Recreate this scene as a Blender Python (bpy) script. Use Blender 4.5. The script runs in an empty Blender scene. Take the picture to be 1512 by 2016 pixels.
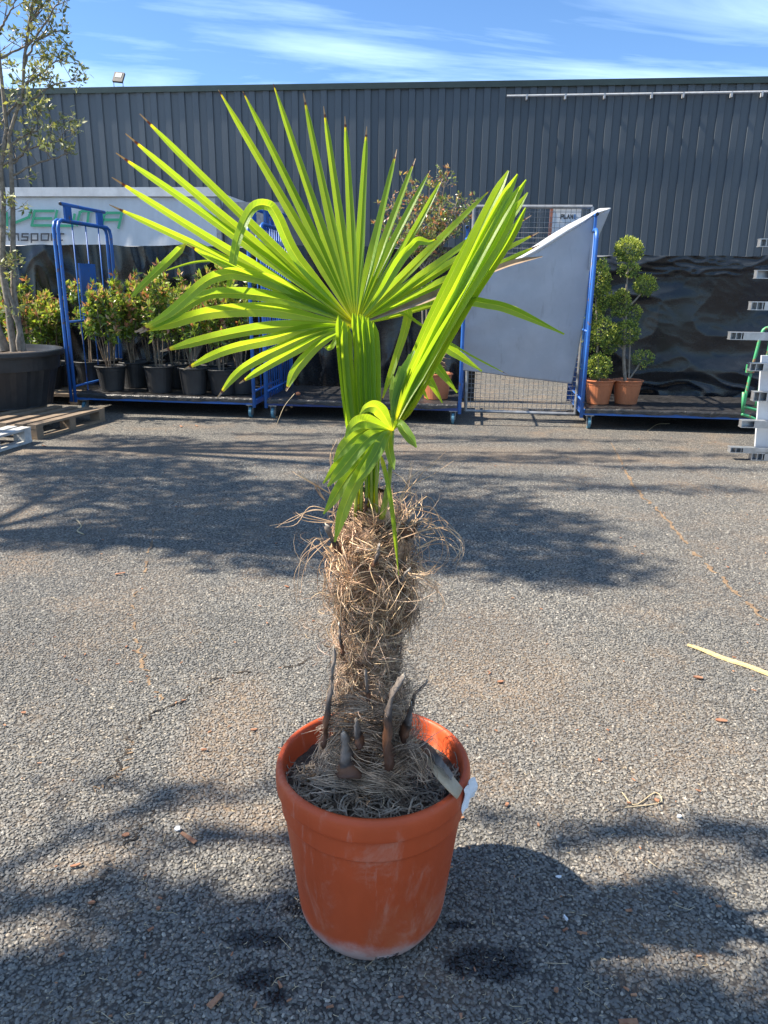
import bpy, math, random
from mathutils import Vector, Matrix, Euler, noise
random.seed(7)
RND = random.Random(11)
sc = bpy.context.scene
COL = sc.collection

# ------------------------------------------------------------------ camera
FPX = 1500.0; PITCH = math.radians(16.5); ROLL = 0.013; CH = 1.45; TH = math.radians(6.5)
cd = bpy.data.cameras.new('camera'); cam = bpy.data.objects.new('camera', cd); COL.objects.link(cam)
cd.sensor_fit = 'VERTICAL'; cd.sensor_height = 24; cd.lens = FPX / 2016 * 24
cd.clip_start = 0.05; cd.clip_end = 900
cam.matrix_world = Matrix.Translation((0, 0, CH)) @ Matrix.Rotation(math.pi/2 - PITCH, 4, 'X') @ Matrix.Rotation(ROLL, 4, 'Z')
sc.camera = cam

# ------------------------------------------------------------------ world, sun, exposure
SUN_EL = math.radians(50); SUN_AZ = math.radians(-88)      # azimuth from +Y, negative = to the left
S_DIR = Vector((math.sin(SUN_AZ)*math.cos(SUN_EL), math.cos(SUN_AZ)*math.cos(SUN_EL), math.sin(SUN_EL)))
w = bpy.data.worlds.new('World'); sc.world = w; w.use_nodes = True
nt = w.node_tree; N = nt.nodes; L = nt.links
for n in list(N): N.remove(n)
out = N.new('ShaderNodeOutputWorld'); bg = N.new('ShaderNodeBackground'); L.new(bg.outputs[0], out.inputs[0])
sky = N.new('ShaderNodeTexSky'); sky.sky_type = 'NISHITA'; sky.sun_disc = False
sky.sun_elevation = SUN_EL; sky.sun_rotation = SUN_AZ; sky.altitude = 300; sky.air_density = 1.0; sky.dust_density = 0.3; sky.ozone_density = 3.0
tc = N.new('ShaderNodeTexCoord'); sep = N.new('ShaderNodeSeparateXYZ'); L.new(tc.outputs['Generated'], sep.inputs[0])
zz = N.new('ShaderNodeMath'); zz.operation = 'ADD'; zz.inputs[1].default_value = 0.12; L.new(sep.outputs[2], zz.inputs[0])
zm = N.new('ShaderNodeMath'); zm.operation = 'MAXIMUM'; zm.inputs[1].default_value = 0.05; L.new(zz.outputs[0], zm.inputs[0])
dx = N.new('ShaderNodeMath'); dx.operation = 'DIVIDE'; L.new(sep.outputs[0], dx.inputs[0]); L.new(zm.outputs[0], dx.inputs[1])
dy = N.new('ShaderNodeMath'); dy.operation = 'DIVIDE'; L.new(sep.outputs[1], dy.inputs[0]); L.new(zm.outputs[0], dy.inputs[1])
cb = N.new('ShaderNodeCombineXYZ'); L.new(dx.outputs[0], cb.inputs[0]); L.new(dy.outputs[0], cb.inputs[1])
mp = N.new('ShaderNodeMapping'); mp.inputs['Rotation'].default_value = (0, 0, math.radians(-34)); mp.inputs['Scale'].default_value = (0.5, 1.3, 1)
mp.inputs['Location'].default_value = (31.3, 4.2, 0)
L.new(cb.outputs[0], mp.inputs[0])
n1 = N.new('ShaderNodeTexNoise'); n1.inputs['Scale'].default_value = 1.1; n1.inputs['Detail'].default_value = 9; n1.inputs['Roughness'].default_value = 0.58; n1.inputs['Distortion'].default_value = 0.9
L.new(mp.outputs[0], n1.inputs['Vector'])
n2 = N.new('ShaderNodeTexNoise'); n2.inputs['Scale'].default_value = 0.45; n2.inputs['Detail'].default_value = 3; L.new(cb.outputs[0], n2.inputs['Vector'])
mu = N.new('ShaderNodeMath'); mu.operation = 'MULTIPLY'; L.new(n1.outputs[0], mu.inputs[0]); L.new(n2.outputs[0], mu.inputs[1])
cr = N.new('ShaderNodeMapRange'); cr.inputs[1].default_value = 0.235; cr.inputs[2].default_value = 0.37; cr.inputs[3].default_value = 0; cr.inputs[4].default_value = 0.62; L.new(mu.outputs[0], cr.inputs[0])
mx = N.new('ShaderNodeMix'); mx.data_type = 'RGBA'; L.new(cr.outputs[0], mx.inputs[0]); L.new(sky.outputs[0], mx.inputs[6]); mx.inputs[7].default_value = (10.5, 10.9, 11.5, 1)
gm = N.new('ShaderNodeMix'); gm.data_type = 'RGBA'; gm.blend_type = 'MULTIPLY'; gm.inputs[0].default_value = 1; gm.inputs[7].default_value = (0.80, 1.02, 1.24, 1)
L.new(mx.outputs[2], gm.inputs[6]); L.new(gm.outputs[2], bg.inputs[0]); bg.inputs[1].default_value = 0.070
sd = bpy.data.lights.new('sun', 'SUN'); sd.energy = 5.0; sd.angle = math.radians(0.75); sd.color = (1.0, 0.91, 0.78)
sun = bpy.data.objects.new('sun', sd); COL.objects.link(sun); sun.rotation_euler = S_DIR.to_track_quat('Z', 'Y').to_euler(); sun.location = (-6, 0, 9)
sc.view_settings.view_transform = 'Standard'; sc.view_settings.look = 'None'; sc.view_settings.gamma = 1; sc.view_settings.use_curve_mapping = False
sc.view_settings.exposure = 1.28

# ------------------------------------------------------------------ photograph geometry
CT, ST = math.cos(TH), math.sin(TH)
def ray(px, py):
    x = (px-756)/FPX; y = -(py-1008)/FPX; c, s = math.cos(ROLL), math.sin(ROLL)
    X = c*x - s*y; Y = s*x + c*y
    return Vector((X, math.cos(PITCH)+Y*math.sin(PITCH), -math.sin(PITCH)+Y*math.cos(PITCH)))
def PW(px, py, Y):                      # point on the world plane y = Y
    d = ray(px, py); t = Y/d.y; return Vector((d.x*t, Y, CH+d.z*t))
def GZ(px, py, z=0.0):                  # point at height z
    d = ray(px, py); t = (z-CH)/d.z; return Vector((d.x*t, d.y*t, z))
def SV(px, py, v):                      # point (u, v, z) in the yard frame on the plane v
    d = ray(px, py); u = d.x*CT - d.y*ST; q = d.x*ST + d.y*CT; t = v/q
    return Vector((u*t, v, CH+d.z*t))
def s2w(p): return Vector((p[0]*CT+p[1]*ST, -p[0]*ST+p[1]*CT, p[2]))
def w2s(p): return Vector((p[0]*CT-p[1]*ST, p[0]*ST+p[1]*CT, p[2]))

# ------------------------------------------------------------------ mesh helpers
ORG = {}
class MB:
    def __init__(s): s.v = []; s.f = []; s.uv = None; s.tint = None
    def add(s, vs, fs):
        o = len(s.v); s.v += [tuple(p) for p in vs]; s.f += [tuple(i+o for i in f) for f in fs]
    def box(s, a, b, M=None):
        x0, y0, z0 = a; x1, y1, z1 = b
        vs = [(x0,y0,z0),(x1,y0,z0),(x1,y1,z0),(x0,y1,z0),(x0,y0,z1),(x1,y0,z1),(x1,y1,z1),(x0,y1,z1)]
        if M: vs = [M @ Vector(p) for p in vs]
        s.add(vs, [(0,3,2,1),(4,5,6,7),(0,1,5,4),(1,2,6,5),(2,3,7,6),(3,0,4,7)])
    def tube(s, path, rad, n=8, cap=True, flat=1.0):
        path = [Vector(p) for p in path]; m = len(path)
        if not isinstance(rad, (list, tuple)): rad = [rad]*m
        ring0 = len(s.v); prev = None
        for i in range(m):
            t = (path[min(i+1, m-1)] - path[max(i-1, 0)])
            t = t.normalized() if t.length > 1e-9 else Vector((0,0,1))
            if prev is None:
                a = Vector((0,0,1)) if abs(t.z) < 0.9 else Vector((1,0,0))
                x = t.cross(a).normalized()
            else:
                x = prev - t*prev.dot(t)
                x = x.normalized() if x.length > 1e-6 else prev
            prev = x; y = t.cross(x)
            for k in range(n):
                a = 2*math.pi*k/n
                s.v.append(tuple(path[i] + x*(math.cos(a)*rad[i]) + y*(math.sin(a)*rad[i]*flat)))
        for i in range(m-1):
            for k in range(n):
                a = ring0+i*n+k; b = ring0+i*n+(k+1) % n
                s.f.append((a, b, b+n, a+n))
        if cap:
            s.f.append(tuple(ring0+k for k in range(n))[::-1]); s.f.append(tuple(ring0+(m-1)*n+k for k in range(n)))
    def lathe(s, c, prof, n=32, skip=None):
        o = len(s.v)
        for (r, z) in prof:
            for k in range(n):
                a = 2*math.pi*k/n; s.v.append((c[0]+r*math.cos(a), c[1]+r*math.sin(a), c[2]+z))
        for i in range(len(prof)-1):
            for k in range(n):
                if skip and skip(i, k): continue
                a = o+i*n+k; b = o+i*n+(k+1) % n
                s.f.append((a, b, b+n, a+n))
    def grid(s, fn, nu, nv):
        o = len(s.v)
        for j in range(nv+1):
            for i in range(nu+1): s.v.append(tuple(fn(i/nu, j/nv)))
        for j in range(nv):
            for i in range(nu):
                a = o+j*(nu+1)+i; s.f.append((a, a+1, a+nu+2, a+nu+1))
    def mesh(s, name, mat, org=(0,0,0), smooth=False):
        me = bpy.data.meshes.new(name); ox, oy, oz = org
        me.from_pydata([(x-ox, y-oy, z-oz) for x, y, z in s.v], [], s.f); me.update()
        if s.uv:
            ul = me.uv_layers.new(name='UVMap'); flat = []
            for p in me.polygons:
                for vi in p.vertices: flat += s.uv[vi]
            ul.data.foreach_set('uv', flat)
        if s.tint:
            at = me.color_attributes.new(name='tint', type='FLOAT_COLOR', domain='POINT')
            flat = []
            for c in s.tint: flat += [c[0], c[1], c[2], 1.0]
            at.data.foreach_set('color', flat)
        me.materials.append(mat)
        if smooth: me.polygons.foreach_set('use_smooth', [True]*len(me.polygons))
        return me
    def build(s, name, mat, parent=None, smooth=False, kind=None, label=None):
        org = ORG.get(root_of(parent), (0,0,0)) if parent else (0,0,0)
        o = bpy.data.objects.new(name, s.mesh(name, mat, org, smooth)); COL.objects.link(o)
        if parent: o.parent = parent
        if kind: o['kind'] = kind
        if label: o['label'] = label
        return o
def root_of(o):
    while o and o.parent: o = o.parent
    return o
def tag(o, label=None, cat=None, group=None, kind=None):
    if label: o['label'] = label
    if cat: o['category'] = cat
    if group: o['group'] = group
    if kind: o['kind'] = kind
    return o
def thing(name, org, label, cat, group=None, site=True):   # org in the yard frame when site, else in the world
    o = bpy.data.objects.new(name, None); COL.objects.link(o); o.empty_display_size = 0.1
    o.location = s2w(org) if site else org
    if site: o.rotation_euler = (0, 0, -TH)
    ORG[o] = tuple(org)
    return tag(o, label, cat, group)
def link_mesh(name, me, parent=None, loc=(0,0,0), rot=(0,0,0), sca=(1,1,1)):
    o = bpy.data.objects.new(name, me); COL.objects.link(o); o.location = loc; o.rotation_euler = rot; o.scale = sca
    if parent: o.parent = parent
    return o
def copy_tree(o, parent=None):
    c = o.copy(); COL.objects.link(c)
    if parent: c.parent = parent
    for ch in list(o.children): copy_tree(ch, c)
    return c
def cr_path(pts, n):
    P = [Vector(p) for p in pts]
    if len(P) == 2: return [P[0].lerp(P[1], i/n) for i in range(n+1)]
    P = [P[0]*2-P[1]] + P + [P[-1]*2-P[-2]]
    seg = len(P)-3; outp = []
    for i in range(n+1):
        t = i/n*seg; k = min(int(t), seg-1); t -= k
        a, b, c, d = P[k:k+4]
        outp.append(0.5*((2*b)+(c-a)*t+(2*a-5*b+4*c-d)*t*t+(3*b-a-3*c+d)*t*t*t))
    return outp

# ------------------------------------------------------------------ materials
def newmat(name):
    m = bpy.data.materials.new(name); m.use_nodes = True
    return m, m.node_tree, m.node_tree.nodes['Principled BSDF']
def nd(t, typ, **kw):
    n = t.nodes.new(typ)
    for k, v in kw.items():
        if k in n.inputs: n.inputs[k].default_value = v
        else: setattr(n, k, v)
    return n
def ramp(t, stops, src=None):
    r = t.nodes.new('ShaderNodeValToRGB'); e = r.color_ramp.elements
    e[0].position, e[0].color = stops[0][0], (*stops[0][1], 1)
    e[1].position, e[1].color = stops[-1][0], (*stops[-1][1], 1)
    for p, c in stops[1:-1]:
        q = e.new(p); q.color = (*c, 1)
    if src is not None: t.links.new(src, r.inputs[0])
    return r
def mixc(t, fac, a, b, blend='MIX'):
    m = t.nodes.new('ShaderNodeMix'); m.data_type = 'RGBA'; m.blend_type = blend
    for s, i in ((fac, 0), (a, 6), (b, 7)):
        if isinstance(s, (int, float)): m.inputs[i].default_value = s
        elif isinstance(s, tuple): m.inputs[i].default_value = (*s, 1)
        else: t.links.new(s, m.inputs[i])
    return m.outputs[2]
def mth(t, op, a, b=0.0, clamp=False):
    m = t.nodes.new('ShaderNodeMath'); m.operation = op; m.use_clamp = clamp
    for s, i in ((a, 0), (b, 1)):
        if isinstance(s, (int, float)): m.inputs[i].default_value = s
        else: t.links.new(s, m.inputs[i])
    return m.outputs[0]
def mapr(t, src, a, b, c=0.0, d=1.0, smooth=True):
    m = t.nodes.new('ShaderNodeMapRange'); m.interpolation_type = 'SMOOTHSTEP' if smooth else 'LINEAR'
    for i, v in ((1, a), (2, b), (3, c), (4, d)): m.inputs[i].default_value = v
    t.links.new(src, m.inputs[0]); return m.outputs[0]
def noi(t, scale, detail=4, rough=0.55, vec=None, dist=0.0):
    n = nd(t, 'ShaderNodeTexNoise', Scale=scale, Detail=detail, Roughness=rough, Distortion=dist)
    if vec is not None: t.links.new(vec, n.inputs['Vector'])
    return n.outputs[0]
def objc(t): return t.nodes.new('ShaderNodeTexCoord').outputs['Object']
def geop(t): return t.nodes.new('ShaderNodeNewGeometry').outputs['Position']
def mapv(t, vec, scale=(1,1,1), loc=(0,0,0), rot=(0,0,0)):
    m = nd(t, 'ShaderNodeMapping'); m.inputs['Scale'].default_value = scale; m.inputs['Location'].default_value = loc; m.inputs['Rotation'].default_value = rot
    t.links.new(vec, m.inputs[0]); return m.outputs[0]
def bump(t, b, h, strength=0.4, dist=0.01):
    n = nd(t, 'ShaderNodeBump', Strength=strength, Distance=dist); t.links.new(h, n.inputs['Height']); t.links.new(n.outputs[0], b.inputs['Normal'])
def basic(name, a, b=None, scale=6, rough=0.6, bmp=0.0, metal=0.0, spec=0.5, stretch=(1,1,1), bscale=None, lo=0.35, hi=0.65):
    m, t, p = newmat(name)
    p.inputs['Roughness'].default_value = rough; p.inputs['Metallic'].default_value = metal; p.inputs['Specular IOR Level'].default_value = spec
    v = mapv(t, objc(t), stretch)
    if b is None: b = tuple(c*0.75 for c in a)
    f = noi(t, scale, 6, 0.6, v)
    r = ramp(t, [(lo, a), (hi, b)], f); t.links.new(r.outputs[0], p.inputs['Base Color'])
    if bmp: bump(t, p, noi(t, bscale or scale*4, 5, 0.6, v), bmp, 0.01)
    return m
M = {}
M['clad'] = basic('slate_cladding', (0.064,0.078,0.092), (0.082,0.098,0.114), 1.3, 0.45, stretch=(1,1,0.25), spec=0.4)
M['trim'] = basic('dark_green_trim', (0.03,0.05,0.045), None, 3, 0.5)
M['blue'] = basic('blue_steel', (0.022,0.10,0.34), (0.035,0.135,0.40), 9, 0.38, lo=.4, hi=.62)
# chipped blue paint
def paint(name, a, rust, amt=0.63, rough=0.4):
    m, t, p = newmat(name); o = objc(t); f = noi(t, 14, 7, 0.65, o); g = noi(t, 3, 3, 0.5, o)
    c = mixc(t, mapr(t, g, .35, .7), a, tuple(min(1, x*1.3+.01) for x in a))
    c = mixc(t, mapr(t, f, amt, amt+.05), c, rust); t.links.new(c, p.inputs['Base Color'])
    p.inputs['Roughness'].default_value = rough; bump(t, p, f, .1, .002); return m
M['blue'] = paint('blue_paint', (0.02,0.105,0.36), (0.15,0.10,0.085), .60)
M['dblue'] = paint('dark_blue_paint', (0.012,0.035,0.15), (0.06,0.045,0.05), .62)
M['greenp'] = paint('green_paint', (0.06,0.32,0.13), (0.24,0.12,0.07), .56)
M['alu'] = basic('aluminium', (0.55,0.56,0.57), (0.38,0.38,0.38), 12, 0.42, metal=0.75)
M['zinc'] = basic('galvanised', (0.33,0.34,0.35), (0.22,0.22,0.22), 14, 0.5, metal=0.4)
M['whitem'] = basic('white_plate', (0.62,0.65,0.68), (0.52,0.54,0.57), 5, 0.5)
M['rubber'] = basic('teal_rubber', (0.08,0.22,0.30), (0.05,0.14,0.2), 20, 0.6)
M['black'] = basic('black_rubber', (0.012,0.012,0.013), None, 10, 0.6)
def film(name, a, b, rough, bs, bd):
    m, t, p = newmat(name); o = objc(t)
    f = noi(t, 5, 7, .65, mapv(t, o, (1,1,1.6)), 1.2); t.links.new(ramp(t, [(.35, a), (.7, b)], f).outputs[0], p.inputs['Base Color'])
    h = noi(t, 9, 6, .6, mapv(t, o, (1,1,1.9), rot=(0,.5,0)), 1.8)
    h2 = noi(t, 30, 4, .6, o, .8)
    bump(t, p, mth(t, 'ADD', h, mth(t, 'MULTIPLY', h2, .25)), bs, bd); p.inputs['Roughness'].default_value = rough; return m
M['tarp'] = film('black_plastic_sheet', (0.008,0.009,0.011), (0.016,0.018,0.021), .2, .12, .01)
M['liner'] = film('dusty_black_sheet', (0.014,0.014,0.015), (0.045,0.043,0.042), .38, .7, .02)
M['panel'] = basic('grey_board', (0.30,0.31,0.33), (0.34,0.35,0.37), 2.2, 0.42, bmp=.03)
def board_mat():
    m, t, p = newmat('grey_board'); o = objc(t); c = mixc(t, mapr(t, noi(t, 2.2, 5, .6, o), .35, .7), (0.36,0.38,0.42), (0.43,0.45,0.49))
    c = mixc(t, mapr(t, noi(t, 7, 8, .75, mapv(t, o, (1,1,6), rot=(0,.5,0))), .60, .68, 0, .35), c, (0.5,0.51,0.52)); c = mixc(t, mapr(t, noi(t, 60, 2, .5, o), .76, .79, 0, .8), c, (0.7,0.7,0.7))
    c = mixc(t, mapr(t, noi(t, 3, 5, .7, mapv(t, o, (5,5,.6))), .55, .75, 0, .4), c, (0.2,0.2,0.2)); t.links.new(c, p.inputs['Base Color']); p.inputs['Roughness'].default_value = .4
    bump(t, p, noi(t, 2.6, 3, .5, mapv(t, o, (1,1,.5))), .35, .04); return m
M['panel'] = board_mat()
def clad_mat():
    m, t, p = newmat('slate_cladding'); o = geop(t); oi = t.nodes.new('ShaderNodeObjectInfo')
    c = mixc(t, oi.outputs['Random'], (0.064,0.077,0.090), (0.078,0.093,0.107)); c = mixc(t, mapr(t, noi(t, 2, 6, .7, mapv(t, o, (4,4,.25))), .5, .72, 0, .35), c, (0.11,0.115,0.115))
    c = mixc(t, mapr(t, noi(t, .5, 4, .6, o), .4, .7, 0, .3), c, (0.05,0.06,0.07)); t.links.new(c, p.inputs['Base Color']); p.inputs['Roughness'].default_value = .45
    bump(t, p, noi(t, .8, 2, .5, o), .25, .05); return m
M['clad'] = clad_mat()
M['curtain'] = basic('trailer_curtain', (0.58,0.60,0.62), (0.68,0.70,0.72), 2.0, 0.5, bmp=.25, bscale=5, stretch=(2.0,2.0,.5))
M['rail'] = basic('white_rail', (0.75,0.75,0.74), None, 4, 0.5)
M['ink_g'] = basic('green_lettering', (0.03,0.30,0.16), (0.035,0.33,0.18), 3, 0.5)
M['ink_d'] = basic('dark_lettering', (0.06,0.06,0.065), None, 3, 0.5)
M['ink_b'] = basic('blue_lettering', (0.10,0.25,0.55), None, 3, 0.5)
M['paper'] = basic('white_paper', (0.78,0.79,0.80), (0.68,0.69,0.70), 8, 0.6)
M['orange'] = basic('orange_edge', (0.55,0.20,0.12), None, 8, 0.6)
M['blackpot'] = basic('black_pot_plastic', (0.016,0.017,0.019), (0.035,0.035,0.036), 5, 0.45, bmp=.05)
M['terra2'] = basic('terracotta_plastic_small', (0.50,0.17,0.07), (0.42,0.14,0.06), 8, 0.5)
M['soil'] = basic('potting_soil', (0.045,0.032,0.022), (0.13,0.10,0.075), 45, 0.95, bmp=.9, bscale=90)
M['woodb'] = basic('pallet_wood', (0.26,0.19,0.125), (0.16,0.12,0.085), 7, 0.85, bmp=.3, stretch=(1,1,1), bscale=40)
M['woodw'] = basic('whitewashed_pallet', (0.55,0.55,0.53), (0.30,0.29,0.27), 7, 0.85, bmp=.3, bscale=40)
M['lath'] = basic('pale_lath', (0.66,0.52,0.27), (0.52,0.38,0.17), 20, 0.75, bmp=.3, stretch=(1,10,1))
M['trunk'] = basic('smooth_bark', (0.30,0.26,0.21), (0.16,0.135,0.105), 22, 0.8, bmp=.3, bscale=60)
M['stem'] = basic('shrub_stem', (0.26,0.20,0.14), (0.13,0.095,0.065), 22, 0.8)
M['cane'] = basic('grey_stem', (0.34,0.29,0.23), (0.2,0.165,0.13), 22, 0.8)
M['bark'] = basic('bark_chip', (0.24,0.10,0.055), (0.42,0.22,0.12), 40, 0.85)
M['straw'] = basic('straw', (0.58,0.46,0.28), (0.42,0.33,0.2), 30, 0.8)
M['root'] = basic('dry_root', (0.40,0.33,0.25), (0.20,0.155,0.115), 30, 0.85, bmp=.2)
M['lampb'] = basic('lamp_housing', (0.02,0.02,0.022), None, 8, 0.4)
M['glass'] = basic('lamp_glass', (0.40,0.41,0.38), (0.35,0.35,0.33), 8, 0.5)
M['pvc'] = basic('grey_conduit', (0.50,0.51,0.52), None, 8, 0.5)
M['steelw'] = basic('caster_steel', (0.45,0.45,0.44), (0.25,0.24,0.23), 20, 0.4, metal=.6)

def leafmat(name, base, trans, fac=0.45, rough=0.38, tint=True, spec=.5):
    m, t, p = newmat(name); o = t.nodes['Material Output']
    col = t.nodes.new('ShaderNodeAttribute'); col.attribute_name = 'tint'
    tr = nd(t, 'ShaderNodeBsdfTranslucent'); ms = nd(t, 'ShaderNodeMixShader', Fac=fac)
    if tint:
        t.links.new(mixc(t, 1.0, col.outputs['Color'], base, 'MULTIPLY'), p.inputs['Base Color'])
        t.links.new(mixc(t, 1.0, col.outputs['Color'], trans, 'MULTIPLY'), tr.inputs['Color'])
    else:
        p.inputs['Base Color'].default_value = (*base, 1); tr.inputs['Color'].default_value = (*trans, 1)
    p.inputs['Roughness'].default_value = rough; p.inputs['Specular IOR Level'].default_value = spec
    t.links.new(p.outputs[0], ms.inputs[1]); t.links.new(tr.outputs[0], ms.inputs[2]); t.links.new(ms.outputs[0], o.inputs['Surface'])
    return m
M['leaf'] = leafmat('shrub_leaf', (1,1,1), (1.3,1.3,.7), .38, .28, spec=.7)
M['conifer'] = leafmat('conifer_leaf', (1,1,1), (1.2,1.2,.7), .3, .5)
M['olive'] = leafmat('tree_leaf', (1,1,1), (1.1,1.1,.8), .3, .4)
M['flap'] = leafmat('sunlit_white_film', (0.7,0.72,0.74), (0.7,0.72,0.74), .4, .4, tint=False)  # board's curl: its sunlit look is put into the white colour

# palm blade: u across the blade, v from the hub to the tip
def palm_mat():
    m, t, p = newmat('palm_leaf'); o = t.nodes['Material Output']
    uv = t.nodes.new('ShaderNodeUVMap'); uv.uv_map = 'UVMap'; sp = t.nodes.new('ShaderNodeSeparateXYZ'); t.links.new(uv.outputs[0], sp.inputs[0])
    u, v = sp.outputs[0], sp.outputs[1]
    oi = t.nodes.new('ShaderNodeObjectInfo')
    st = noi(t, 1.0, 3, .6, mapv(t, uv.outputs[0], (46, 1.4, 1)))
    big = noi(t, 1.0, 4, .6, mapv(t, geop(t), (9,9,9)))
    vv = mth(t, 'ADD', v, mth(t, 'MULTIPLY', mth(t, 'SUBTRACT', big, .5), .05))
    dark = mixc(t, oi.outputs['Random'], (0.115,0.225,0.025), (0.20,0.30,0.035))
    dark = mixc(t, mapr(t, noi(t, 7, 4, .6, geop(t)), .35, .65, .0, .45), dark, (0.09,0.19,0.03))
    base = mixc(t, mapr(t, st, .42, .62, 0, .55), dark, (0.20,0.33,0.035))
    midr = mapr(t, mth(t, 'ABSOLUTE', mth(t, 'SUBTRACT', u, .5)), 0.0, 0.05, 0.75, 0)
    base = mixc(t, midr, base, (0.33,0.42,0.07))
    edge = mapr(t, mth(t, 'ABSOLUTE', mth(t, 'SUBTRACT', u, .5)), 0.46, 0.5, 0, .6)
    base = mixc(t, edge, base, (0.40,0.46,0.12))
    hubc = mapr(t, v, 0.0, 0.16, 0.7, 0); base = mixc(t, hubc, base, (0.42,0.42,0.05))
    yl = mapr(t, vv, .925, .955, 0, .65); base = mixc(t, yl, base, (0.50,0.42,0.03))
    spk = mapr(t, noi(t, 120, 2, .5, geop(t)), .74, .78, 0, .6); base = mixc(t, spk, base, (0.20,0.12,0.04))
    br = mapr(t, vv, .952, .958); base = mixc(t, br, base, (0.10,0.028,0.012))
    br2 = mapr(t, vv, .964, .970); base = mixc(t, br2, base, (0.30,0.21,0.14))
    t.links.new(base, p.inputs['Base Color'])
    trc = mixc(t, 1.0, base, (3.1,2.6,0.75), 'MULTIPLY')
    tr = nd(t, 'ShaderNodeBsdfTranslucent'); t.links.new(trc, tr.inputs['Color'])
    ms = nd(t, 'ShaderNodeMixShader'); t.links.new(mapr(t, vv, .95, .96, .58, .12), ms.inputs[0])
    t.links.new(p.outputs[0], ms.inputs[1]); t.links.new(tr.outputs[0], ms.inputs[2]); t.links.new(ms.outputs[0], o.inputs['Surface'])
    p.inputs['Roughness'].default_value = .34; p.inputs['Specular IOR Level'].default_value = .55
    bump(t, p, st, .25, .0015); return m
M['palm'] = palm_mat()
M['deadleaf'] = basic('dead_leaf', (0.34,0.24,0.16), (0.2,0.14,0.09), 20, .7, stretch=(1,1,1))
def petiole_mat():
    m, t, p = newmat('petiole'); f = noi(t, 5, 3, .5, mapv(t, objc(t), (30,30,1)))
    z = t.nodes.new('ShaderNodeSeparateXYZ'); t.links.new(geop(t), z.inputs[0])
    c = ramp(t, [(.35, (0.10,0.20,0.02)), (.6, (0.30,0.36,0.06))], f).outputs[0]
    c = mixc(t, mapr(t, z.outputs[2], .95, 1.08, .7, 0), c, (0.42,0.44,0.06)); t.links.new(c, p.inputs['Base Color']); p.inputs['Roughness'].default_value = .4; return m
M['petiole'] = petiole_mat()
def fibre_mat(name, a, b):
    m, t, p = newmat(name); f = noi(t, 26, 3, .6, objc(t)); at = t.nodes.new('ShaderNodeAttribute'); at.attribute_name = 'tint'; t.links.new(mixc(t, 1.0, at.outputs['Color'], ramp(t, [(.3, a), (.7, b)], f).outputs[0], 'MULTIPLY'), p.inputs['Base Color']); p.inputs['Roughness'].default_value = .7; return m
M['fib_tan'] = fibre_mat('tan_fibre', (0.25,0.15,0.085), (0.70,0.52,0.34))
M['fib_grey'] = fibre_mat('grey_fibre', (0.20,0.135,0.085), (0.66,0.51,0.37))
M['core'] = basic('palm_trunk_core', (0.085,0.05,0.03), (0.20,0.125,0.075), 30, .9, bmp=.9, bscale=70, stretch=(1,1,.5))
def stub_mat():
    m, t, p = newmat('dry_leaf_base'); uv = t.nodes.new('ShaderNodeUVMap'); uv.uv_map = 'UVMap'; sp = t.nodes.new('ShaderNodeSeparateXYZ'); t.links.new(uv.outputs[0], sp.inputs[0])
    n = noi(t, 30, 5, .6, objc(t)); v = mth(t, 'ADD', sp.outputs[1], mth(t, 'MULTIPLY', mth(t, 'SUBTRACT', n, .5), .25))
    r = ramp(t, [(0, (0.06,0.025,0.015)), (.25, (0.13,0.055,0.025)), (.38, (0.03,0.02,0.016)), (.5, (0.13,0.105,0.09)), (.975, (0.20,0.17,0.145)), (.995, (0.42,0.37,0.30))], v)
    t.links.new(r.outputs[0], p.inputs['Base Color']); p.inputs['Roughness'].default_value = .65; bump(t, p, n, .4, .003); return m
M['stub'] = stub_mat()

# asphalt, shared dirt, wetness
def wetmask(t, pos):
    w = None
    sx = t.nodes.new('ShaderNodeSeparateXYZ'); t.links.new(pos, sx.inputs[0])
    n = noi(t, 16, 5, .7, pos)
    for (px, py, a, b) in ((960,1895,.10,.055), (505,1850,.085,.03), (905,1822,.04,.014), (590,1785,.035,.03), (505,1930,.05,.03), (545,1962,.03,.03)):
        g = GZ(px, py); ex = mth(t, 'DIVIDE', mth(t, 'SUBTRACT', sx.outputs[0], g.x), a); ey = mth(t, 'DIVIDE', mth(t, 'SUBTRACT', sx.outputs[1], g.y), b)
        d = mth(t, 'ADD', mth(t, 'MULTIPLY', ex, ex), mth(t, 'MULTIPLY', ey, ey))
        d = mth(t, 'ADD', d, mth(t, 'MULTIPLY', mth(t, 'SUBTRACT', n, .5), 3.2))
        k = mapr(t, d, .4, 1.3, 1, 0); w = k if w is None else mth(t, 'MAXIMUM', w, k)
    return w
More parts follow.
